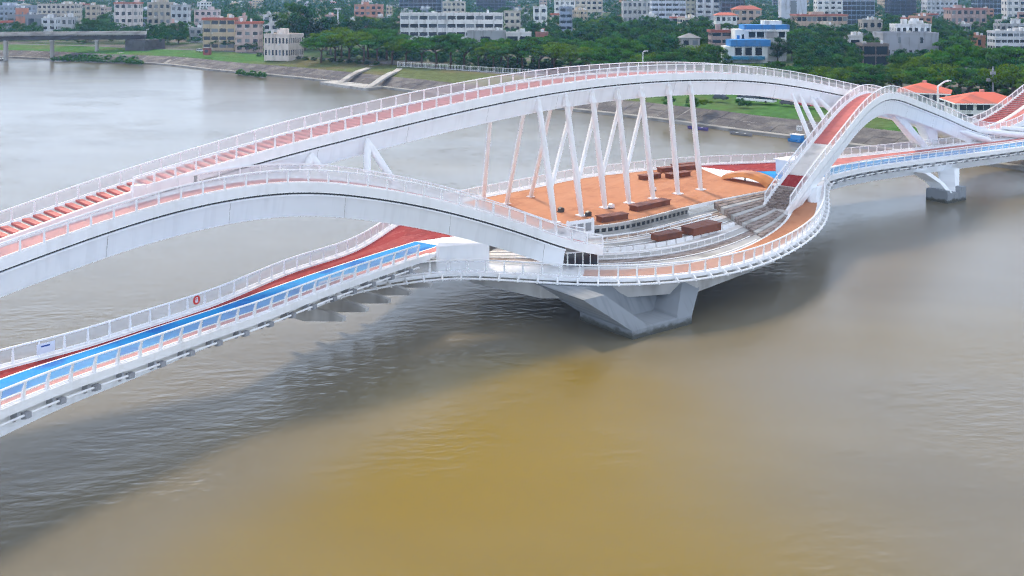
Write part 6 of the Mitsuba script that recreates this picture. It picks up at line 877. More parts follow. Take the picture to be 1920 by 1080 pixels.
    if roof == 'hip':
        o = .7; r0 = h + .003; hh = min(w, d) * .28; rl = max(w - d, 0) / 2
        put_('roof', hull([(sx * (w / 2 + o), sy * (d / 2 + o), r0 + z) for sx in (-1, 1) for sy in (-1, 1) for z in (0, .2)] + [(-rl - .2, 0, r0 + hh), (rl + .2, 0, r0 + hh)]), 'painted', vary(roofc))
    else:
        rc = vary(roofc if roof == 'red' else col * .8 + .05)
        o = .5 if roof == 'red' else .15
        rim = [bx(-w / 2 - o, w / 2 + o, -d / 2 - o, -d / 2 + .2, h - .45, h + .75), bx(-w / 2 - o, w / 2 + o, d / 2 - .2, d / 2 + o, h - .45, h + .75),
               bx(-w / 2 - o, -w / 2 + .2, -d / 2 + .203, d / 2 - .203, h - .45, h + .747), bx(w / 2 - .2, w / 2 + o, -d / 2 + .203, d / 2 - .203, h - .45, h + .747)]
        put_('roof', cat_(rim + [bx(-w / 2 + .2, w / 2 - .2, -d / 2 + .2, d / 2 - .2, h + .003, h + .15)]), 'painted', rc)
        for k in range(int(rng.integers(1, 4))):
            tx, ty = rng.uniform(-.42, .42) * w, -d / 2 + rng.uniform(.8, 2.0)
            if rng.random() < .5: put_('roof_tank', tube((tx, ty, h + .16), (tx, ty, h + rng.uniform(1.6, 2.6)), rng.uniform(.5, .9), n=9), 'painted', (.74, .75, .76))
            else: put_('roof_box', bx(tx - .8, tx + .8, ty - .5, ty + .5, h + .16, h + rng.uniform(1.2, 2.2)), 'painted', vary((.6, .6, .58), .3))
        for k in range(huts):
            hw, hd, hh = rng.uniform(.12, .28) * w, rng.uniform(.2, .4) * d, rng.uniform(1.8, 3.2)
            hx, hy = rng.uniform(-.32, .32) * w, rng.uniform(-.2, .25) * d
            put_('roof_hut', bx(hx - hw / 2, hx + hw / 2, hy - hd / 2, hy + hd / 2, h + .151, h + .151 + hh), 'painted', vary(col * .9 + .06, .15))
            if rng.random() < .8:
                tx, ty = hx + rng.uniform(-.15, .15) * w, hy - hd / 2 - 1.4
                put_('roof_tank', tube((tx, ty, h + .8), (tx, ty, h + 2.4), .85, n=9), 'painted', (.7, .72, .74))
    return K
cat_ = cat
for i, b in enumerate(BUILDINGS): building(*b[:1], b[1], *b[2:], hero=i < NHERO)

# the blue and white riverside building
K = thing('building', 'white building with bright blue bands, dark openings and a blue canopy above the trees', 'building')
def blk(nm, x0, x1, y0, y1, z0, z1, c, bs='painted'): return put(K + '__' + nm, bx(x0, x1, y0, y1, z0, z1), bs, color=None if bs != 'painted' else c)
wh, bl = (.78, .78, .76), (.05, .22, .52)
blk('wall', 92.8, 111.4, 464.5, 474, 4.5, 12.2, wh)
blk('band', 95.0, 112.4, 463.4, 474.2, 12.21, 15.0, bl); blk('canopy', 92.2, 109.5, 461.2, 464.4, 6.6, 7.9, (.04, .25, .42))
for k in range(3): blk('opening', 97.2 + k * 4.4, 100.1 + k * 4.4, 464.35, 464.6, 8.3, 11.6, None, 'pane_glass')
for k in range(4): blk('pillar', 95.6 + k * 4.4, 96.7 + k * 4.4, 463.9, 464.45, 7.91, 12.2, wh)
blk('upper_wall', 99.3, 122, 474.3, 484, 5, 19.2, wh); blk('upper_roof', 103, 123.2, 473.2, 485, 19.21, 21.2, bl); blk('upper_roof', 103.2, 123, 473.0, 473.18, 18.3, 19.2, wh)
blk('upper_block', 112.5, 120.5, 476, 483, 21.21, 23.0, wh)
for k, (a, b) in enumerate(((105.3, 108.2), (108.9, 112.0), (118.6, 121.3))): blk('upper_window', a, b, 474.15, 474.4, 15.6, 18.1, None, 'pane_glass')
blk('upper_panel', 112.6, 118, 474.1, 474.35, 15.4, 18.2, (.5, .47, .45)); blk('upper_door', 100.0, 101.2, 474.1, 474.4, 13.4, 16.6, bl); blk('upper_window', 102.2, 103.2, 474.15, 474.4, 14, 17, None, 'pane_glass')

# the two red-roofed houses on the right
for lab, x, y, w, d, h, rz in (('white house with red hipped roof and long dark windows, nearest the right bridge end', 114.6, 259, 15.5, 11, 4.7, -.10),
                               ('smaller white house with a red hipped roof left of the long-windowed one', 107.8, 279, 11.5, 10, 5.2, -.42)):
    K = thing('house', lab, 'house'); loc = (x, y, 5.0); P2 = lambda nm, m, bs, c=None: put(K + '__' + nm, tf(m, loc, rz), bs, color=c)
    P2('wall', bx(-w / 2, w / 2, -d / 2, d / 2, -.6, h), 'painted', (.76, .76, .76))
    P2('roof', hull([(sx * (w / 2 + .9), sy * (d / 2 + .9), h + z) for sx in (-1, 1) for sy in (-1, 1) for z in (.003, .25)] + [(-w / 2 + d / 2, 0, h + 2.4), (w / 2 - d / 2, 0, h + 2.4)]), 'painted', (.62, .15, .10))
    P2('fascia', cat([bx(-w / 2 - .9, w / 2 + .9, -d / 2 - .95, -d / 2 - .9, h - .1, h + .22), bx(-w / 2 - .95, -w / 2 - .9, -d / 2 - .9, d / 2 + .9, h - .1, h + .22)]), 'white_paint')
    nb = 4 if w > 14 else 3
    for k in range(nb):
        a0, a1 = -w / 2 + (k + .1) * w / nb, -w / 2 + (k + .9) * w / nb
        for z0, z1 in ((3.2, 5.0), (.8, 2.3)):
            P2('window', bx(a0, a1, -d / 2 - .03, -d / 2 + .1, z0, z1), 'pane_glass')
            P2('window_frame', cat([bx(a0 - .08, a0, -d / 2 - .07, -d / 2, z0 - .08, z1 + .08), bx(a1, a1 + .08, -d / 2 - .07, -d / 2, z0 - .08, z1 + .08), bx(a0, a1, -d / 2 - .07, -d / 2, z1, z1 + .08), bx(a0, a1, -d / 2 - .07, -d / 2, z0 - .08, z0), bx((a0 + a1) / 2 - .04, (a0 + a1) / 2 + .04, -d / 2 - .06, -d / 2, z0, z1)]), 'white_paint')
    for k in range(3):
        a0 = -d / 2 + (k + .25) * d / 3
        P2('window', bx(w / 2 - .1, w / 2 + .03, a0, a0 + 1.7, 3.3, 4.9), 'pane_glass'); P2('window', bx(-w / 2 - .03, -w / 2 + .1, a0, a0 + 1.7, 3.3, 4.9), 'pane_glass')
    P2('chimney', bx(-.5, .5, 1.2, 2.0, h + 1.0, h + 2.9), 'painted', (.6, .3, .25))

# ------------------------------------------------------------------ trees
scene['leaves'] = {'type': 'principledthin', 'base_color': VC, 'roughness': 0.6, 'diff_trans': 0.8, 'spec_trans': 0.0}
scene['bark'] = pr(grime((0.13, 0.10, 0.075), (0.07, 0.055, 0.04), 1.0, 0.9), 0.95, 0.1)
def crown(seed, kind, clumps, leaves, size, tint):
    r = np.random.default_rng(seed); V, F, C = [], [], []; o = 0; cl = []
    for c in range(clumps):
        if kind == 'umbrella':
            a, q = r.uniform(0, 2 * np.pi), math.sqrt(r.uniform(0, 1)); R = .60
            z = .62 + .30 * (1 - q * q) * r.uniform(.35, 1.0) + r.uniform(-.07, .05) + .05 * math.sin(3 * a + seed)
            z = .40 + (z - .40) * r.uniform(.55, 1.0); p = np.array([math.cos(a) * q * R * r.uniform(.9, 1.12), math.sin(a) * q * R, z]); rad = np.array([r.uniform(.10, .19), r.uniform(.10, .19), r.uniform(.035, .07)])
        elif kind == 'tall':
            z = r.uniform(.22, .97); R = .36 * math.sin(math.pi * min(1, (z - .1) / 1.0)) ** .7 + .05
            a, q = r.uniform(0, 2 * np.pi), r.uniform(.35, 1); p = np.array([math.cos(a) * q * R, math.sin(a) * q * R, z]); rad = np.array([r.uniform(.08, .14)] * 2 + [r.uniform(.06, .1)])
        else:
            d = r.normal(size=3); d /= np.linalg.norm(d); q = r.uniform(.45, 1) ** .6
            p = np.array([0, 0, .60]) + d * q * np.array([.42, .42, .36]); rad = np.array([r.uniform(.09, .16)] * 2 + [r.uniform(.07, .12)])
        hue = np.clip(np.asarray(tint) * r.uniform(.6, 1.55) + np.array([.018, .012, 0]) * r.uniform(-1, 1.6), .006, 1)
        d = r.normal(size=(leaves, 3)); d /= np.linalg.norm(d, axis=1, keepdims=True)
        ctr = p + d * rad * r.uniform(.5, 1.05, (leaves, 1))
        nrm = d * np.array([.7, .7, 1.0]) + r.normal(size=(leaves, 3)) * .45 + [0, 0, .35]; nrm /= np.linalg.norm(nrm, axis=1, keepdims=True)
        t = np.cross(nrm, r.normal(size=(leaves, 3))); t /= np.linalg.norm(t, axis=1, keepdims=True); b = np.cross(nrm, t)
        s = size * r.uniform(.6, 1.3, (leaves, 1))
        quad_ = np.stack([ctr - t * s, ctr - b * s * .55, ctr + t * s, ctr + b * s * .55], 1)
        V.append(quad_.reshape(-1, 3)); F.append((np.arange(leaves) * 4)[:, None] + np.array([0, 1, 2, 3]) + o); o += leaves * 4
        C.append(np.repeat(hue * r.uniform(.85, 1.15, (leaves, 1)), 4, axis=0))
    return np.vstack(V), np.vstack(F), np.vstack(C)
def trunk(seed, kind):
    r = np.random.default_rng(seed); ms = [tube((0, 0, -.02), (.01, .01, .42), .035, .022, 7)]
    if kind == 'tall': ms = [tube((0, 0, -.02), (0, 0, .8), .028, .01, 7)]
    for k in range(5):
        a = r.uniform(0, 6.28); q = .36 if kind == 'umbrella' else .22
        ms.append(tube((.01, .01, .36 if kind != 'tall' else .3 + .08 * k), (math.cos(a) * q, math.sin(a) * q, .68 if kind != 'tall' else .45 + .09 * k), .016, .006, 5))
    return cat(ms)
TINT = [(.044, .155, .024), (.032, .112, .028), (.040, .136, .036), (.090, .180, .020), (.022, .096, .040)]
variants = []
for i, (kind, cn, ln, sz) in enumerate((('umbrella', 74, 60, .030), ('umbrella', 68, 62, .031), ('tall', 50, 58, .030), ('round', 46, 62, .031), ('round', 52, 58, .030), ('umbrella', 70, 60, .030))):
    v, f, c = crown(20 + i, kind, cn, ln, sz, TINT[[0, 2, 1, 2, 4, 3][i]])
    scene[f'crown_shape_{i}'] = {'type': 'shapegroup', 'leafage': mikit.ply((v, f), 'leaves', color=c)}
    scene[f'trunk_shape_{i}'] = {'type': 'shapegroup', 'wood': mikit.ply(trunk(40 + i, kind), 'bark', smooth=False)}
    variants.append(kind)
KIND = {'umbrella': 'broad flat-topped tree', 'tall': 'tall dense dark tree', 'round': 'rounded bushy tree'}
def place(key, shape, x, y, z, s, rz, sq=1.0):
    scene[key] = {'type': 'instance', 'to_world': T().translate([x, y, z]).rotate([0, 0, 1], rz).scale([s * sq, s * sq, s]), 'shape': {'type': 'ref', 'id': shape}}
ORD = 'first second third fourth fifth sixth seventh eighth ninth tenth eleventh twelfth thirteenth fourteenth fifteenth sixteenth seventeenth eighteenth nineteenth twentieth'.split()
def nth(n): return ORD[n] if n < 20 else 'twenty-' + ORD[n - 20] if n < 29 else 'thirtieth' if n == 29 else 'thirty-' + ORD[n - 30]
ZONES = ((-.24, 'near the old road bridge'), (-.1, 'left of the white school'), (.03, 'before the white school'), (.2, 'behind the arch crest'), (.31, 'near the blue-banded building'), (9, 'behind the red-roofed houses'))
info = []
for i, (x, y, h, v) in enumerate(TREES):
    pick = [(0, 1, 5), (2, 2, 4), (3, 4, 3)][int(v)][int(rng.integers(3))]
    z = next(n for e, n in ZONES if x / y < e)
    info.append((x, y, h, pick, (KIND[variants[pick]], z, 'front rows' if y < 430 else 'middle rows' if y < 540 else 'back rows')))
for i, (x, y, h, pick, g) in enumerate(info):
    peers = sorted(t[0] / t[1] for t in info if t[4] == g); n = peers.index(x / y)
    lab = f'{g[0]} {g[1]}, {g[2]}' if len(peers) == 1 else f'{g[0]} {g[1]}, {nth(n)} from left in the {g[2]}'
    k = thing('tree', lab, 'tree', f'trees {g[1]}')
    rz = float(rng.uniform(0, 360)); h = h * float(rng.uniform(.93, 1.07)); sq = float(rng.uniform(.92, 1.12))
    place(k + '__crown', f'crown_shape_{pick}', x, y, 4.9, h, rz, sq); place(k + '__trunk', f'trunk_shape_{pick}', x, y, 4.9, h, rz, sq)
v, f, c = crown(77, 'round', 20, 26, .045, TINT[1]); scene['far_crown_0'] = {'type': 'shapegroup', 'leafage': mikit.ply((v, f), 'leaves', color=c)}
v, f, c = crown(78, 'umbrella', 20, 26, .045, TINT[4]); scene['far_crown_1'] = {'type': 'shapegroup', 'leafage': mikit.ply((v, f), 'leaves', color=c)}
labels['distant_woodland'] = {'label': 'mass of dark trees filling the gaps between the houses of the far town', 'kind': 'stuff'}
for i, (x, y, h) in enumerate(FAR): place(f'distant_woodland__{i + 1:03d}', f'far_crown_{i % 2}', float(x), float(y), 4.6, float(h), float(rng.uniform(0, 360)), 1.1)

# shrubs, hedges, reeds
def shrub(x, y, z, h, lab, sq=1.6, var=3):
    k = thing('shrub', lab, 'shrub'); place(k + '__foliage', f'crown_shape_{var}', x, y, z - .25 * h, h * 1.1, float(rng.uniform(0, 360)), sq)
for px, yy, h, lab in ((49.5, 292.5, 3.6, 'large spreading shrub beside the bank lawn, seen between the bridge columns'), (53, 295, 2.8, 'yellow green shrub right of the large spreading one'), (44, 299, 3.2, 'dark shrub left of the large spreading one'), (63.6, 297, 2.6, 'round clipped shrub on the lawn left of the parked cars'), (65.6, 296, 1.9, 'small clipped shrub right of the round one')):
    shrub(px, yy, 4.6, h, lab, 1.3, 5 if 'yellow' in lab else 3)
for i in range(15):
    x = -122 + i * 4.6; s_ = sb(x) if x > -900 else 0; p = along(offset(BANK, 31), np.array([np.interp(x, offset(BANK, 31)[:, 0], arclen(offset(BANK, 31)))]))[0]
    k = thing('hedge_shrub', f'low green hedge shrub along the riverside lawn, {nth(i)} from the left in its row', 'shrub', 'hedge shrubs along the riverside lawn')
    place(k + '__foliage', f'crown_shape_{(3, 4)[i % 2]}', p[0], p[1], 4.3, 2.2, float(i * 70), 1.8)
labels['reeds'] = {'label': 'bright green reeds growing in the water at the foot of the stone bank', 'kind': 'stuff'}
v, f, c = crown(90, 'round', 30, 50, .05, (.05, .17, .04)); scene['reed_shape'] = {'type': 'shapegroup', 'leafage': mikit.ply((v, f), 'leaves', color=c)}
n_ = 0
for x, y, h in [(-118 + k * 1.6, 460.5 - k * 1.62, 2.4 + .8 * math.sin(k * 1.7)) for k in range(10)] + [(-236 + k * 3.0, 549 - k * 1.1, 2.6 + .7 * math.sin(k)) for k in range(16)] + [(-190 + k * 2.2, 528 - k * 2.0, 3.0) for k in range(5)] + [(-232 + k * 2.6, 553.5 - k * .9, 3.0 + 1.2 * math.sin(k * 2.1)) for k in range(17)] + [(-226 + k * 3.0, 556 - k * 1.0, 3.6) for k in range(11)]:
    n_ += 1; place(f'reeds__{n_:03d}', 'reed_shape', x, y, -.3, h, n_ * 47.0, 1.3)

labels['undergrowth'] = {'label': 'dark low undergrowth between the riverside trees', 'kind': 'stuff'}
Q_ = offset(BANK, 58); Lq = arclen(Q_); n_ = 0
for s_ in np.arange(np.interp(-90, Q_[:, 0], Lq), np.interp(150, Q_[:, 0], Lq), 4.2):
    for u in (0, 14, 30):
        p = along(Q_, np.array([s_ + rng.uniform(-2, 2)]))[0]; n_ += 1
        place(f'undergrowth__{n_:03d}', f'crown_shape_{(3, 4)[n_ % 2]}', p[0] + .72 * u + rng.uniform(-2, 2), p[1] + .69 * u + rng.uniform(-2, 2), 4.0, float(rng.uniform(2.6, 4.6)), float(rng.uniform(0, 360)), 1.5)
# fence and lamp posts along the trees
def fence(P, lab, h=2.0):
    K = thing('fence', lab, 'fence'); L = arclen(P)[-1]
    for p in along(P, np.arange(0, L, 4.0)): put(K + '__post', tube(p, p + [0, 0, h + .2], .12, n=6), 'white_paint')
    put(K + '__rail', sweep(P, rect(-.05, .05, h - .12, h)), 'white_paint'); put(K + '__rail', sweep(P, rect(-.05, .05, .2, .32)), 'white_paint')
    put(K + '__picket', cat([tube(p + [0, 0, .1], p + [0, 0, h - .05], .05, n=4) for p in along(P, np.arange(.4, L, .8))]), 'white_paint', kind='stuff')
fence(spline([(-47.5, 442, 5.0), (-20, 420, 5.0), (12, 396, 5.0)], 2.0), 'white picket fence under the riverside trees')
def lamp(x, y, h, lab, arm=2.0, ang=0.0, w=.16):
    K = thing('lamp_post', lab, 'lamp post'); d = np.array([math.cos(ang), math.sin(ang), 0])
    put(K + '__pole', tube((x, y, 4.9), (x, y, 5 + h), w * 1.3, w), 'white_paint', 35)
    pts = [np.array([x, y, 5 + h]) + d * arm * t + np.array([0, 0, arm * .55 * math.sin(t * 1.5)]) for t in (0, .25, .5, .75, 1.0)]
    put(K + '__arm', poly_member(pts, [w, w, w * .9, w * .9, w * 1.2]), 'white_paint', 35)
    put(K + '__lamp_head', tf(hull([(a * .8, b * .25, c * .1) for a in (-.5, 1) for b in (-1, 1) for c in (-1, 1)]), pts[-1], ang), 'white_paint')
lamp(105.0, 263, 8.0, 'white lamp post with a curved arm between the two red-roofed houses', 2.6, .1, .22)
lamp(40.5, 330, 12.5, 'thin pole rising among the trees behind the bridge arch', .8, 0, .12)
lamp(-203, 592, 9.5, 'thin pole among the trees right of the old road bridge', .8, 0, .12)
K = thing('high_mast_lamp', 'tall pale mast with a ring of lamps rising above the riverside trees', 'lamp mast')
put(K + '__pole', tube((-98, 600, 4.9), (-98, 600, 26), .55, .4, 12), 'white_paint', 35)
put(K + '__lamp_ring', tube((-98, 600, 25.6), (-98, 600, 26.3), 1.6, 1.9, 14), 'white_paint', 35)
for k in range(6): put(K + '__lamp_head', tf(bx(-.35, .35, -.25, .25, -.2, .2), (-98 + 2.1 * math.cos(k * 1.047), 600 + 2.1 * math.sin(k * 1.047), 25.9), k * 1.047), 'grey_metal')
K = thing('equipment_mast', 'grey mast with box arms standing in front of dark trees at the right', 'mast')
mx, my = 127.6, 283
put(K + '__pole', tube((mx, my, 4.9), (mx, my, 15.5), .32, .2), 'grey_metal', 35)
for a, b, c in ((-1.6, -.3, 12.6), (.3, 1.8, 12.2), (-.6, .6, 14.4)): put(K + '__equipment_box', bx(mx + a, mx + b, my - .4, my + .4, c, c + .75), 'grey_metal')
put(K + '__finial', tube((mx, my, 15.5), (mx, my, 16.6), .35, .05), 'grey_metal')

# vehicles on the riverside road
def car(name, lab, cat, x, y, rz, col, L=4.5, Wd=1.8, Hh=1.5, boxy=False):
    K = thing(name, lab, cat); P2 = lambda nm, m, bs, c=None: put(K + '__' + nm, tf(m, (x, y, 5.02), rz), bs, color=c)
    hb = .9 if not boxy else 1.0; e = .12
    P2('body', hull([(sx * (L / 2 - (e if z > .5 else 0)), sy * (Wd / 2 - (.08 if z > .7 else 0)), z) for sx in (-1, 1) for sy in (-1, 1) for z in (.28, .62, hb)]), 'tinted_gloss', col)
    f0, f1 = (-.42, .42) if boxy else (-.36, .26)
    P2('cabin', hull([(L * a, sy * (Wd / 2 - .08 - (.12 if z > hb + .1 else 0)), z) for sy in (-1, 1) for a, z in ((f0 - .06, hb), (f1 + .1, hb), (f0, Hh - .06), (f1, Hh - .06))]), 'pane_glass')
    P2('roof', hull([(L * a, sy * (Wd / 2 - .22), z) for sy in (-1, 1) for a, z in ((f0, Hh - .055), (f1, Hh - .055), (f0 + .02, Hh), (f1 - .02, Hh))]), 'tinted_gloss', col)
    for sx in (-.31, .31):
        for sy in (-1, 1): P2('wheel', tube((L * sx, sy * (Wd / 2 - .2), .32), (L * sx, sy * (Wd / 2 + .02), .32), .32, n=14), 'dark_metal')
car('parked_bus', 'long white coach parked on the riverside road behind the bridge arch', 'bus', 69.5, 303.5, -.72, (.8, .8, .8), 11.5, 2.5, 3.1, True)
car('parked_car', 'dark car parked left of the white coach', 'car', 60.5, 309.5, -.75, (.03, .05, .05))
car('parked_car', 'red van parked right of the white coach', 'van', 80.3, 291.5, -.8, (.5, .03, .03), 4.8, 1.9, 2.1, True)
car('parked_car', 'dark grey car parked between the white coach and the red van', 'car', 76.5, 295.5, -.8, (.06, .06, .07))
car('parked_car', 'dark blue car parked right of the red van', 'car', 85.5, 287.5, -.8, (.04, .05, .09))
car('parked_car', 'white car parked on the road below the tan balcony block', 'car', -155.5, 543, -.8, (.75, .75, .75))
car('parked_car', 'silver car parked left of the white car below the tan balcony block', 'car', -160.5, 548, -.8, (.45, .47, .5))
K = thing('booth', 'dark red booth beside the road below the grey pink house', 'booth')
put(K + '__wall', bx(-150.6, -147.4, 520, 523, 4.9, 8.4), 'painted', color=(.28, .08, .07)); put(K + '__roof', bx(-151.0, -147.0, 519.6, 523.4, 8.41, 8.7), 'painted', color=(.3, .3, .3)); put(K + '__window', bx(-149.8, -148.2, 519.95, 520.05, 6.2, 7.6), 'pane_glass')

# boats at the right-hand bank
def boat(lab, x, y, rz, col, L=5.5, Wd=1.7, cabin=None, cat='boat'):
    K = thing('boat', lab, cat); st = []
    for t, w, z in ((-1, .75, .62), (-.5, .95, .55), (0, 1, .55), (.5, .85, .6), (.85, .45, .75), (1, .04, .95)): st.append((t * L / 2, w * Wd / 2, z))
    vs = [];
    for a, w, z in st: vs += [(a, -w, z), (a, -w * .6, -.2), (a, w * .6, -.2), (a, w, z)]
    n = len(st); f = []
    for i in range(n - 1):
        for k in range(3): f.append((i * 4 + k, (i + 1) * 4 + k, (i + 1) * 4 + k + 1, i * 4 + k + 1))
    f.append((0, 1, 2, 3)); f = np.array(f)
    put(K + '__hull', tf((np.array(vs, float), np.vstack([f, f[:, ::-1]])), (x, y, .05), rz), 'tinted_gloss', color=col)
    put(K + '__floor', tf(bx(-L * .45, L * .35, -Wd * .35, Wd * .35, .1, .2), (x, y, .05), rz), 'dark_metal')
    for a in (-.25, .1): put(K + '__thwart', tf(bx(L * a, L * a + .3, -Wd * .44, Wd * .44, .42, .48), (x, y, .05), rz), 'white_paint')
    if cabin:
        put(K + '__cabin', tf(bx(-1.6, 1.2, -.8, .8, .2, 1.7), (x, y, .05), rz), 'tinted_gloss', color=cabin)
        put(K + '__cabin_roof', tf(bx(-1.8, 1.4, -.95, .95, 1.71, 1.82), (x, y, .05), rz), 'white_paint')
    return K
boat('small violet boat moored at the stone bank seen past the rightmost column', 49.2, 281.5, -.85, (.10, .08, .24), 6.5)
boat('blue cabin boat moored at the stone bank beside the humped walkway', 69.3, 258.5, -.85, (.03, .22, .55), 5.0, 1.9, (.04, .25, .6))
boat('long low grey boat moored against the bank ledge between the two others', 58.2, 270.6, -.85, (.22, .22, .23), 6.5)
K = thing('notice_board', 'small white notice board with dark marks on the bank above the blue boat', 'sign')
put(K + '__post', tube((70.8, 262.8, .7), (70.8, 262.8, 2.6), .06), 'grey_metal'); put(K + '__board', bx(70.1, 71.5, 262.7, 262.78, 2.2, 3.4), 'white_paint')
for k, (a, b, c, d_) in enumerate(((70.3, 70.6, 2.9, 3.15), (70.75, 71.25, 2.95, 3.1), (70.35, 70.8, 2.5, 2.7), (70.95, 71.3, 2.45, 2.75))): put(K + '__mark', bx(a, b, 262.68, 262.699, c, d_), 'dark_metal')

# ------------------------------------------------------------------ things on the platform and the terrace
def bench(lab, a, b, w=1.5, h=.75, z=ZD + .05, pal='brown_wood'):
    K = thing('planter_bench', lab, 'bench'); a, b = np.array([*a, 0.]), np.array([*b, 0.]); L = np.linalg.norm(b - a); rz = math.atan2(*(b - a)[1::-1]); m = (a + b) / 2
    put(K + '__base', tf(hull([(sx * (L / 2 - .15), sy * (w / 2 - .12), zz) for sx in (-1, 1) for sy in (-1, 1) for zz in (0, h - .12)]), (m[0], m[1], z + .004), rz), pal)
    nb = max(2, round(L / 1.4))
    for k in range(nb): put(K + '__seat_board', tf(bx(-L / 2 + k * L / nb + .03, -L / 2 + (k + 1) * L / nb - .03, -w / 2, w / 2, h - .118, h), (m[0], m[1], z), rz), 'brown_wood')
def W7(px, py, z=ZD): Y = (37 - z) * 2000 / (py + 20); return ((px - 960) / 2000 * Y, Y)
bench('brown bench at the front edge of the orange platform, leftmost of the two there', (11.1, 137.2), (14.9, 139.7))
bench('brown bench at the front edge of the orange platform, right of its twin', (16.3, 144.0), (21.6, 149.0), 1.7)
bench('brown bench at the back of the platform, left of the pair near the back railing', (20.2, 167.5), (23.4, 170.0))
bench('brown bench at the back of the platform, right of the pair near the back railing', (24.6, 168.9), (28.4, 171.8))
bench('long dark brown bench along the back railing of the platform', (24.0, 174.6), (30.8, 178.2))
bench('dark brown bench nearest the back railing behind the long one', (26.6, 178.0), (31.6, 180.6), 1.0)
bench('brown bench on the sunken terrace, left of the two', (17.6, 132.6), (21.2, 135.0), 1.6, .8, 5.75)
bench('large brown planter bench on the sunken terrace, right of the two', (22.2, 135.6), (26.6, 139.4), 2.3, 1.0, 5.75)
K = thing('shade_canopy', 'curved copper orange canopy at the right end of the orange platform', 'canopy')
cp = spline([(34.0, 169.0, 7.5), (36.4, 166.0, 8.5), (38.6, 162.8, 8.3), (39.6, 161.2, 7.5)], .4)
scene['copper'] = pr(grime((0.62, 0.25, 0.08), (0.45, 0.16, 0.06), 0.8, 0.9), 0.35, 0.5, metallic=0.35)
put(K + '__shell', sweep(cp, lambda i: [(-1.5, -.55), (-1.1, .1), (0, .35), (1.1, .1), (1.5, -.4), (1.4, -.46), (1.0, -.02), (0, .22), (-1.0, -.02), (-1.4, -.62)], caps=False), 'copper', 40)
for q in ((36.4, 166.6), (39.6, 164.4)): put(K + '__support', tube((*q, ZD), (*q, 8.3), .12), 'dark_metal')
K = thing('kiosk', 'white kiosk with rows of small windows at the back right of the platform', 'kiosk')
loc, rz = (45.4, 173.6, ZD + .03), .64
for nm, m, bs in [('wall', bx(-2.2, 2.2, -1.3, 1.3, 0, 2.3), 'white_paint'), ('roof', bx(-2.5, 2.5, -1.6, 1.6, 2.301, 2.5), 'white_paint')] + [('window', bx(-2 + k * .85, -1.4 + k * .85, -1.33, -1.2, z, z + .5), 'pane_glass') for k in range(5) for z in (.5, 1.4)]:
    put(K + '__' + nm, tf(m, loc, rz), bs)
K = thing('kiosk', 'small dark glass kiosk under the landing of the low left arch', 'kiosk')
loc, rz = (7.8, 123.6, 5.02), .35
put(K + '__glass_wall', tf(bx(-1.9, 1.9, -1.0, 1.0, .1, 1.75), loc, rz), 'pane_glass')
for k in range(5): put(K + '__post', tf(bx(-1.98 + k * .95, -1.86 + k * .95, -1.08, -.98, 0, 1.8), loc, rz), 'white_paint')
put(K + '__roof', tf(bx(-2.2, 2.2, -1.3, 1.3, 1.801, 1.95), loc, rz), 'white_paint')
K = thing('notice_board', 'white display board with dark panels at the foot of the low left arch', 'sign')
loc, rz = (8.2, 128.0, ZD), .55
for nm, m, bs in [('board', bx(-2.0, 2.0, -.08, .08, .2, 2.3), 'white_paint'), ('post', bx(-1.9, -1.75, -.12, .12, 0, 2.4), 'white_paint'), ('post', bx(1.75, 1.9, -.12, .12, 0, 2.4), 'white_paint')] + [('panel', bx(-1.6 + k * 1.15, -.75 + k * 1.15, -.1, -.081, .9, 1.9), 'grey_metal') for k in range(3)]:
    put(K + '__' + nm, tf(m, loc, rz), bs)
for (x, y), lab in (((13.6, 146.0), 'white floodlight box with a black base beside the foot of the third thick column'), ((10.1, 141.0), 'dark floodlight beside the foot of the second thick column'), ((21.0, 158.5), 'white box on the platform behind the fifth thick column'), ((6.6, 143.5), 'black floodlight lying right of the first thick column')):
    K = thing('floodlight', lab, 'floodlight'); c = 'white_paint' if lab.startswith('white') else 'dark_metal'
    put(K + '__base', tf(bx(-.5, .3, -.3, .3, 0, .12), (x, y, ZD + .051), .6), 'dark_metal')
    put(K + '__lamp_body', tf(hull([(sx * .34, sy * .28, z) for sx in (-1, 1) for sy in (-1, 1) for z in (.121, .5)] + [(0, -.28, .68), (0, .28, .68)]), (x, y, ZD + .051), .6), c)
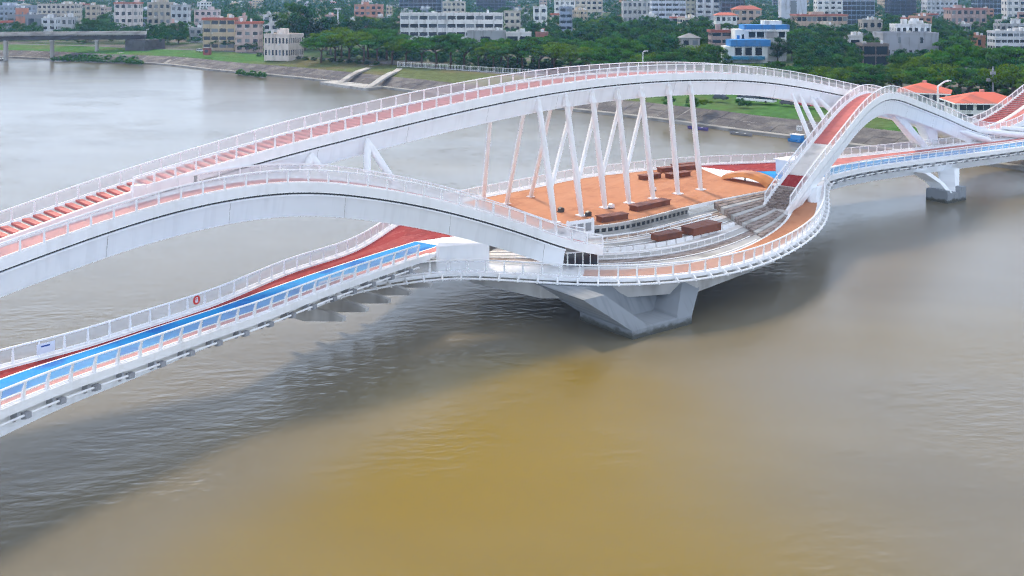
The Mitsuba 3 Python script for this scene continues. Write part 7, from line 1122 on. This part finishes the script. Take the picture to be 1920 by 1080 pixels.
# sign and panel on the far railing of the left approach
def on_fe(px): # point of the far railing nearest to this x
    return None
K = thing('round_sign', 'round red sign with a white padlock symbol on the far railing of the left approach', 'sign')
sx_, sy_ = -29.6, 99.8; d = np.array([.53, .85, 0]); n = np.array([.85, -.53, 0]); c0 = np.array([sx_, sy_, ZD + .95]) + n * .12
up = np.array([0, 0, 1.0])
def on_sign(pts, t0, t1): return hull([c0 + d * a + up * b + n * t for a, b in pts for t in (t0, t1)])
put(K + '__disc', on_sign([(.42 * math.cos(t), .42 * math.sin(t)) for t in np.arange(20) * math.pi / 10], 0, .03), 'painted', color=(.62, .06, .05))
put(K + '__lock_body', on_sign([(-.16, -.22), (.16, -.22), (.16, .04), (-.16, .04)], .031, .036), 'white_paint')
put(K + '__lock_shackle', cat([on_sign([(a0, .04), (a1, .04), (a1, .2), (a0, .2)], .031, .036) for a0, a1 in ((-.13, -.07), (.07, .13))] + [on_sign([(-.13, .2), (.13, .2), (.07, .27), (-.07, .27)], .031, .036)]), 'white_paint')
put(K + '__keyhole', on_sign([(-.035, -.15), (.035, -.15), (.035, -.03), (-.035, -.03)], .037, .04), 'painted', color=(.62, .06, .05))
K = thing('notice_board', 'pale board with a dark blue bar on the far railing at the left edge', 'sign')
p0 = along(z3(FE, ZD + .35), np.array([np.interp(87.0, FE[:, 1], arclen(FE))]))[0]; c0 = p0 + np.array([.13, -.08, .45]); d = np.array([.655, .755, 0]); n = np.array([.755, -.655, 0])
put(K + '__board', on_sign([(-.75, -.42), (.75, -.42), (.75, .42), (-.75, .42)], 0, .03), 'painted', color=(.68, .72, .80))
put(K + '__blue_bar', on_sign([(-.4, .12), (.35, .12), (.35, .24), (-.4, .24)], .031, .036), 'painted', color=(.03, .08, .3))

# ------------------------------------------------------------------ air
scene['air'] = {'type': 'homogeneous', 'albedo': rgb((.93, .95, .98)), 'sigma_t': rgb((.00005, .00008, .000135))}
scene['haze'] = {'type': 'cube', 'to_world': T().translate([0, 1000, 55.5]).scale([1720, 1520, 57.5]), 'bsdf': {'type': 'null'}, 'interior': {'type': 'ref', 'id': 'air'}}
labels['haze'] = {'label': 'thin bluish haze over the river and the town', 'kind': 'stuff'}
scene['camera']['medium'] = {'type': 'ref', 'id': 'air'}
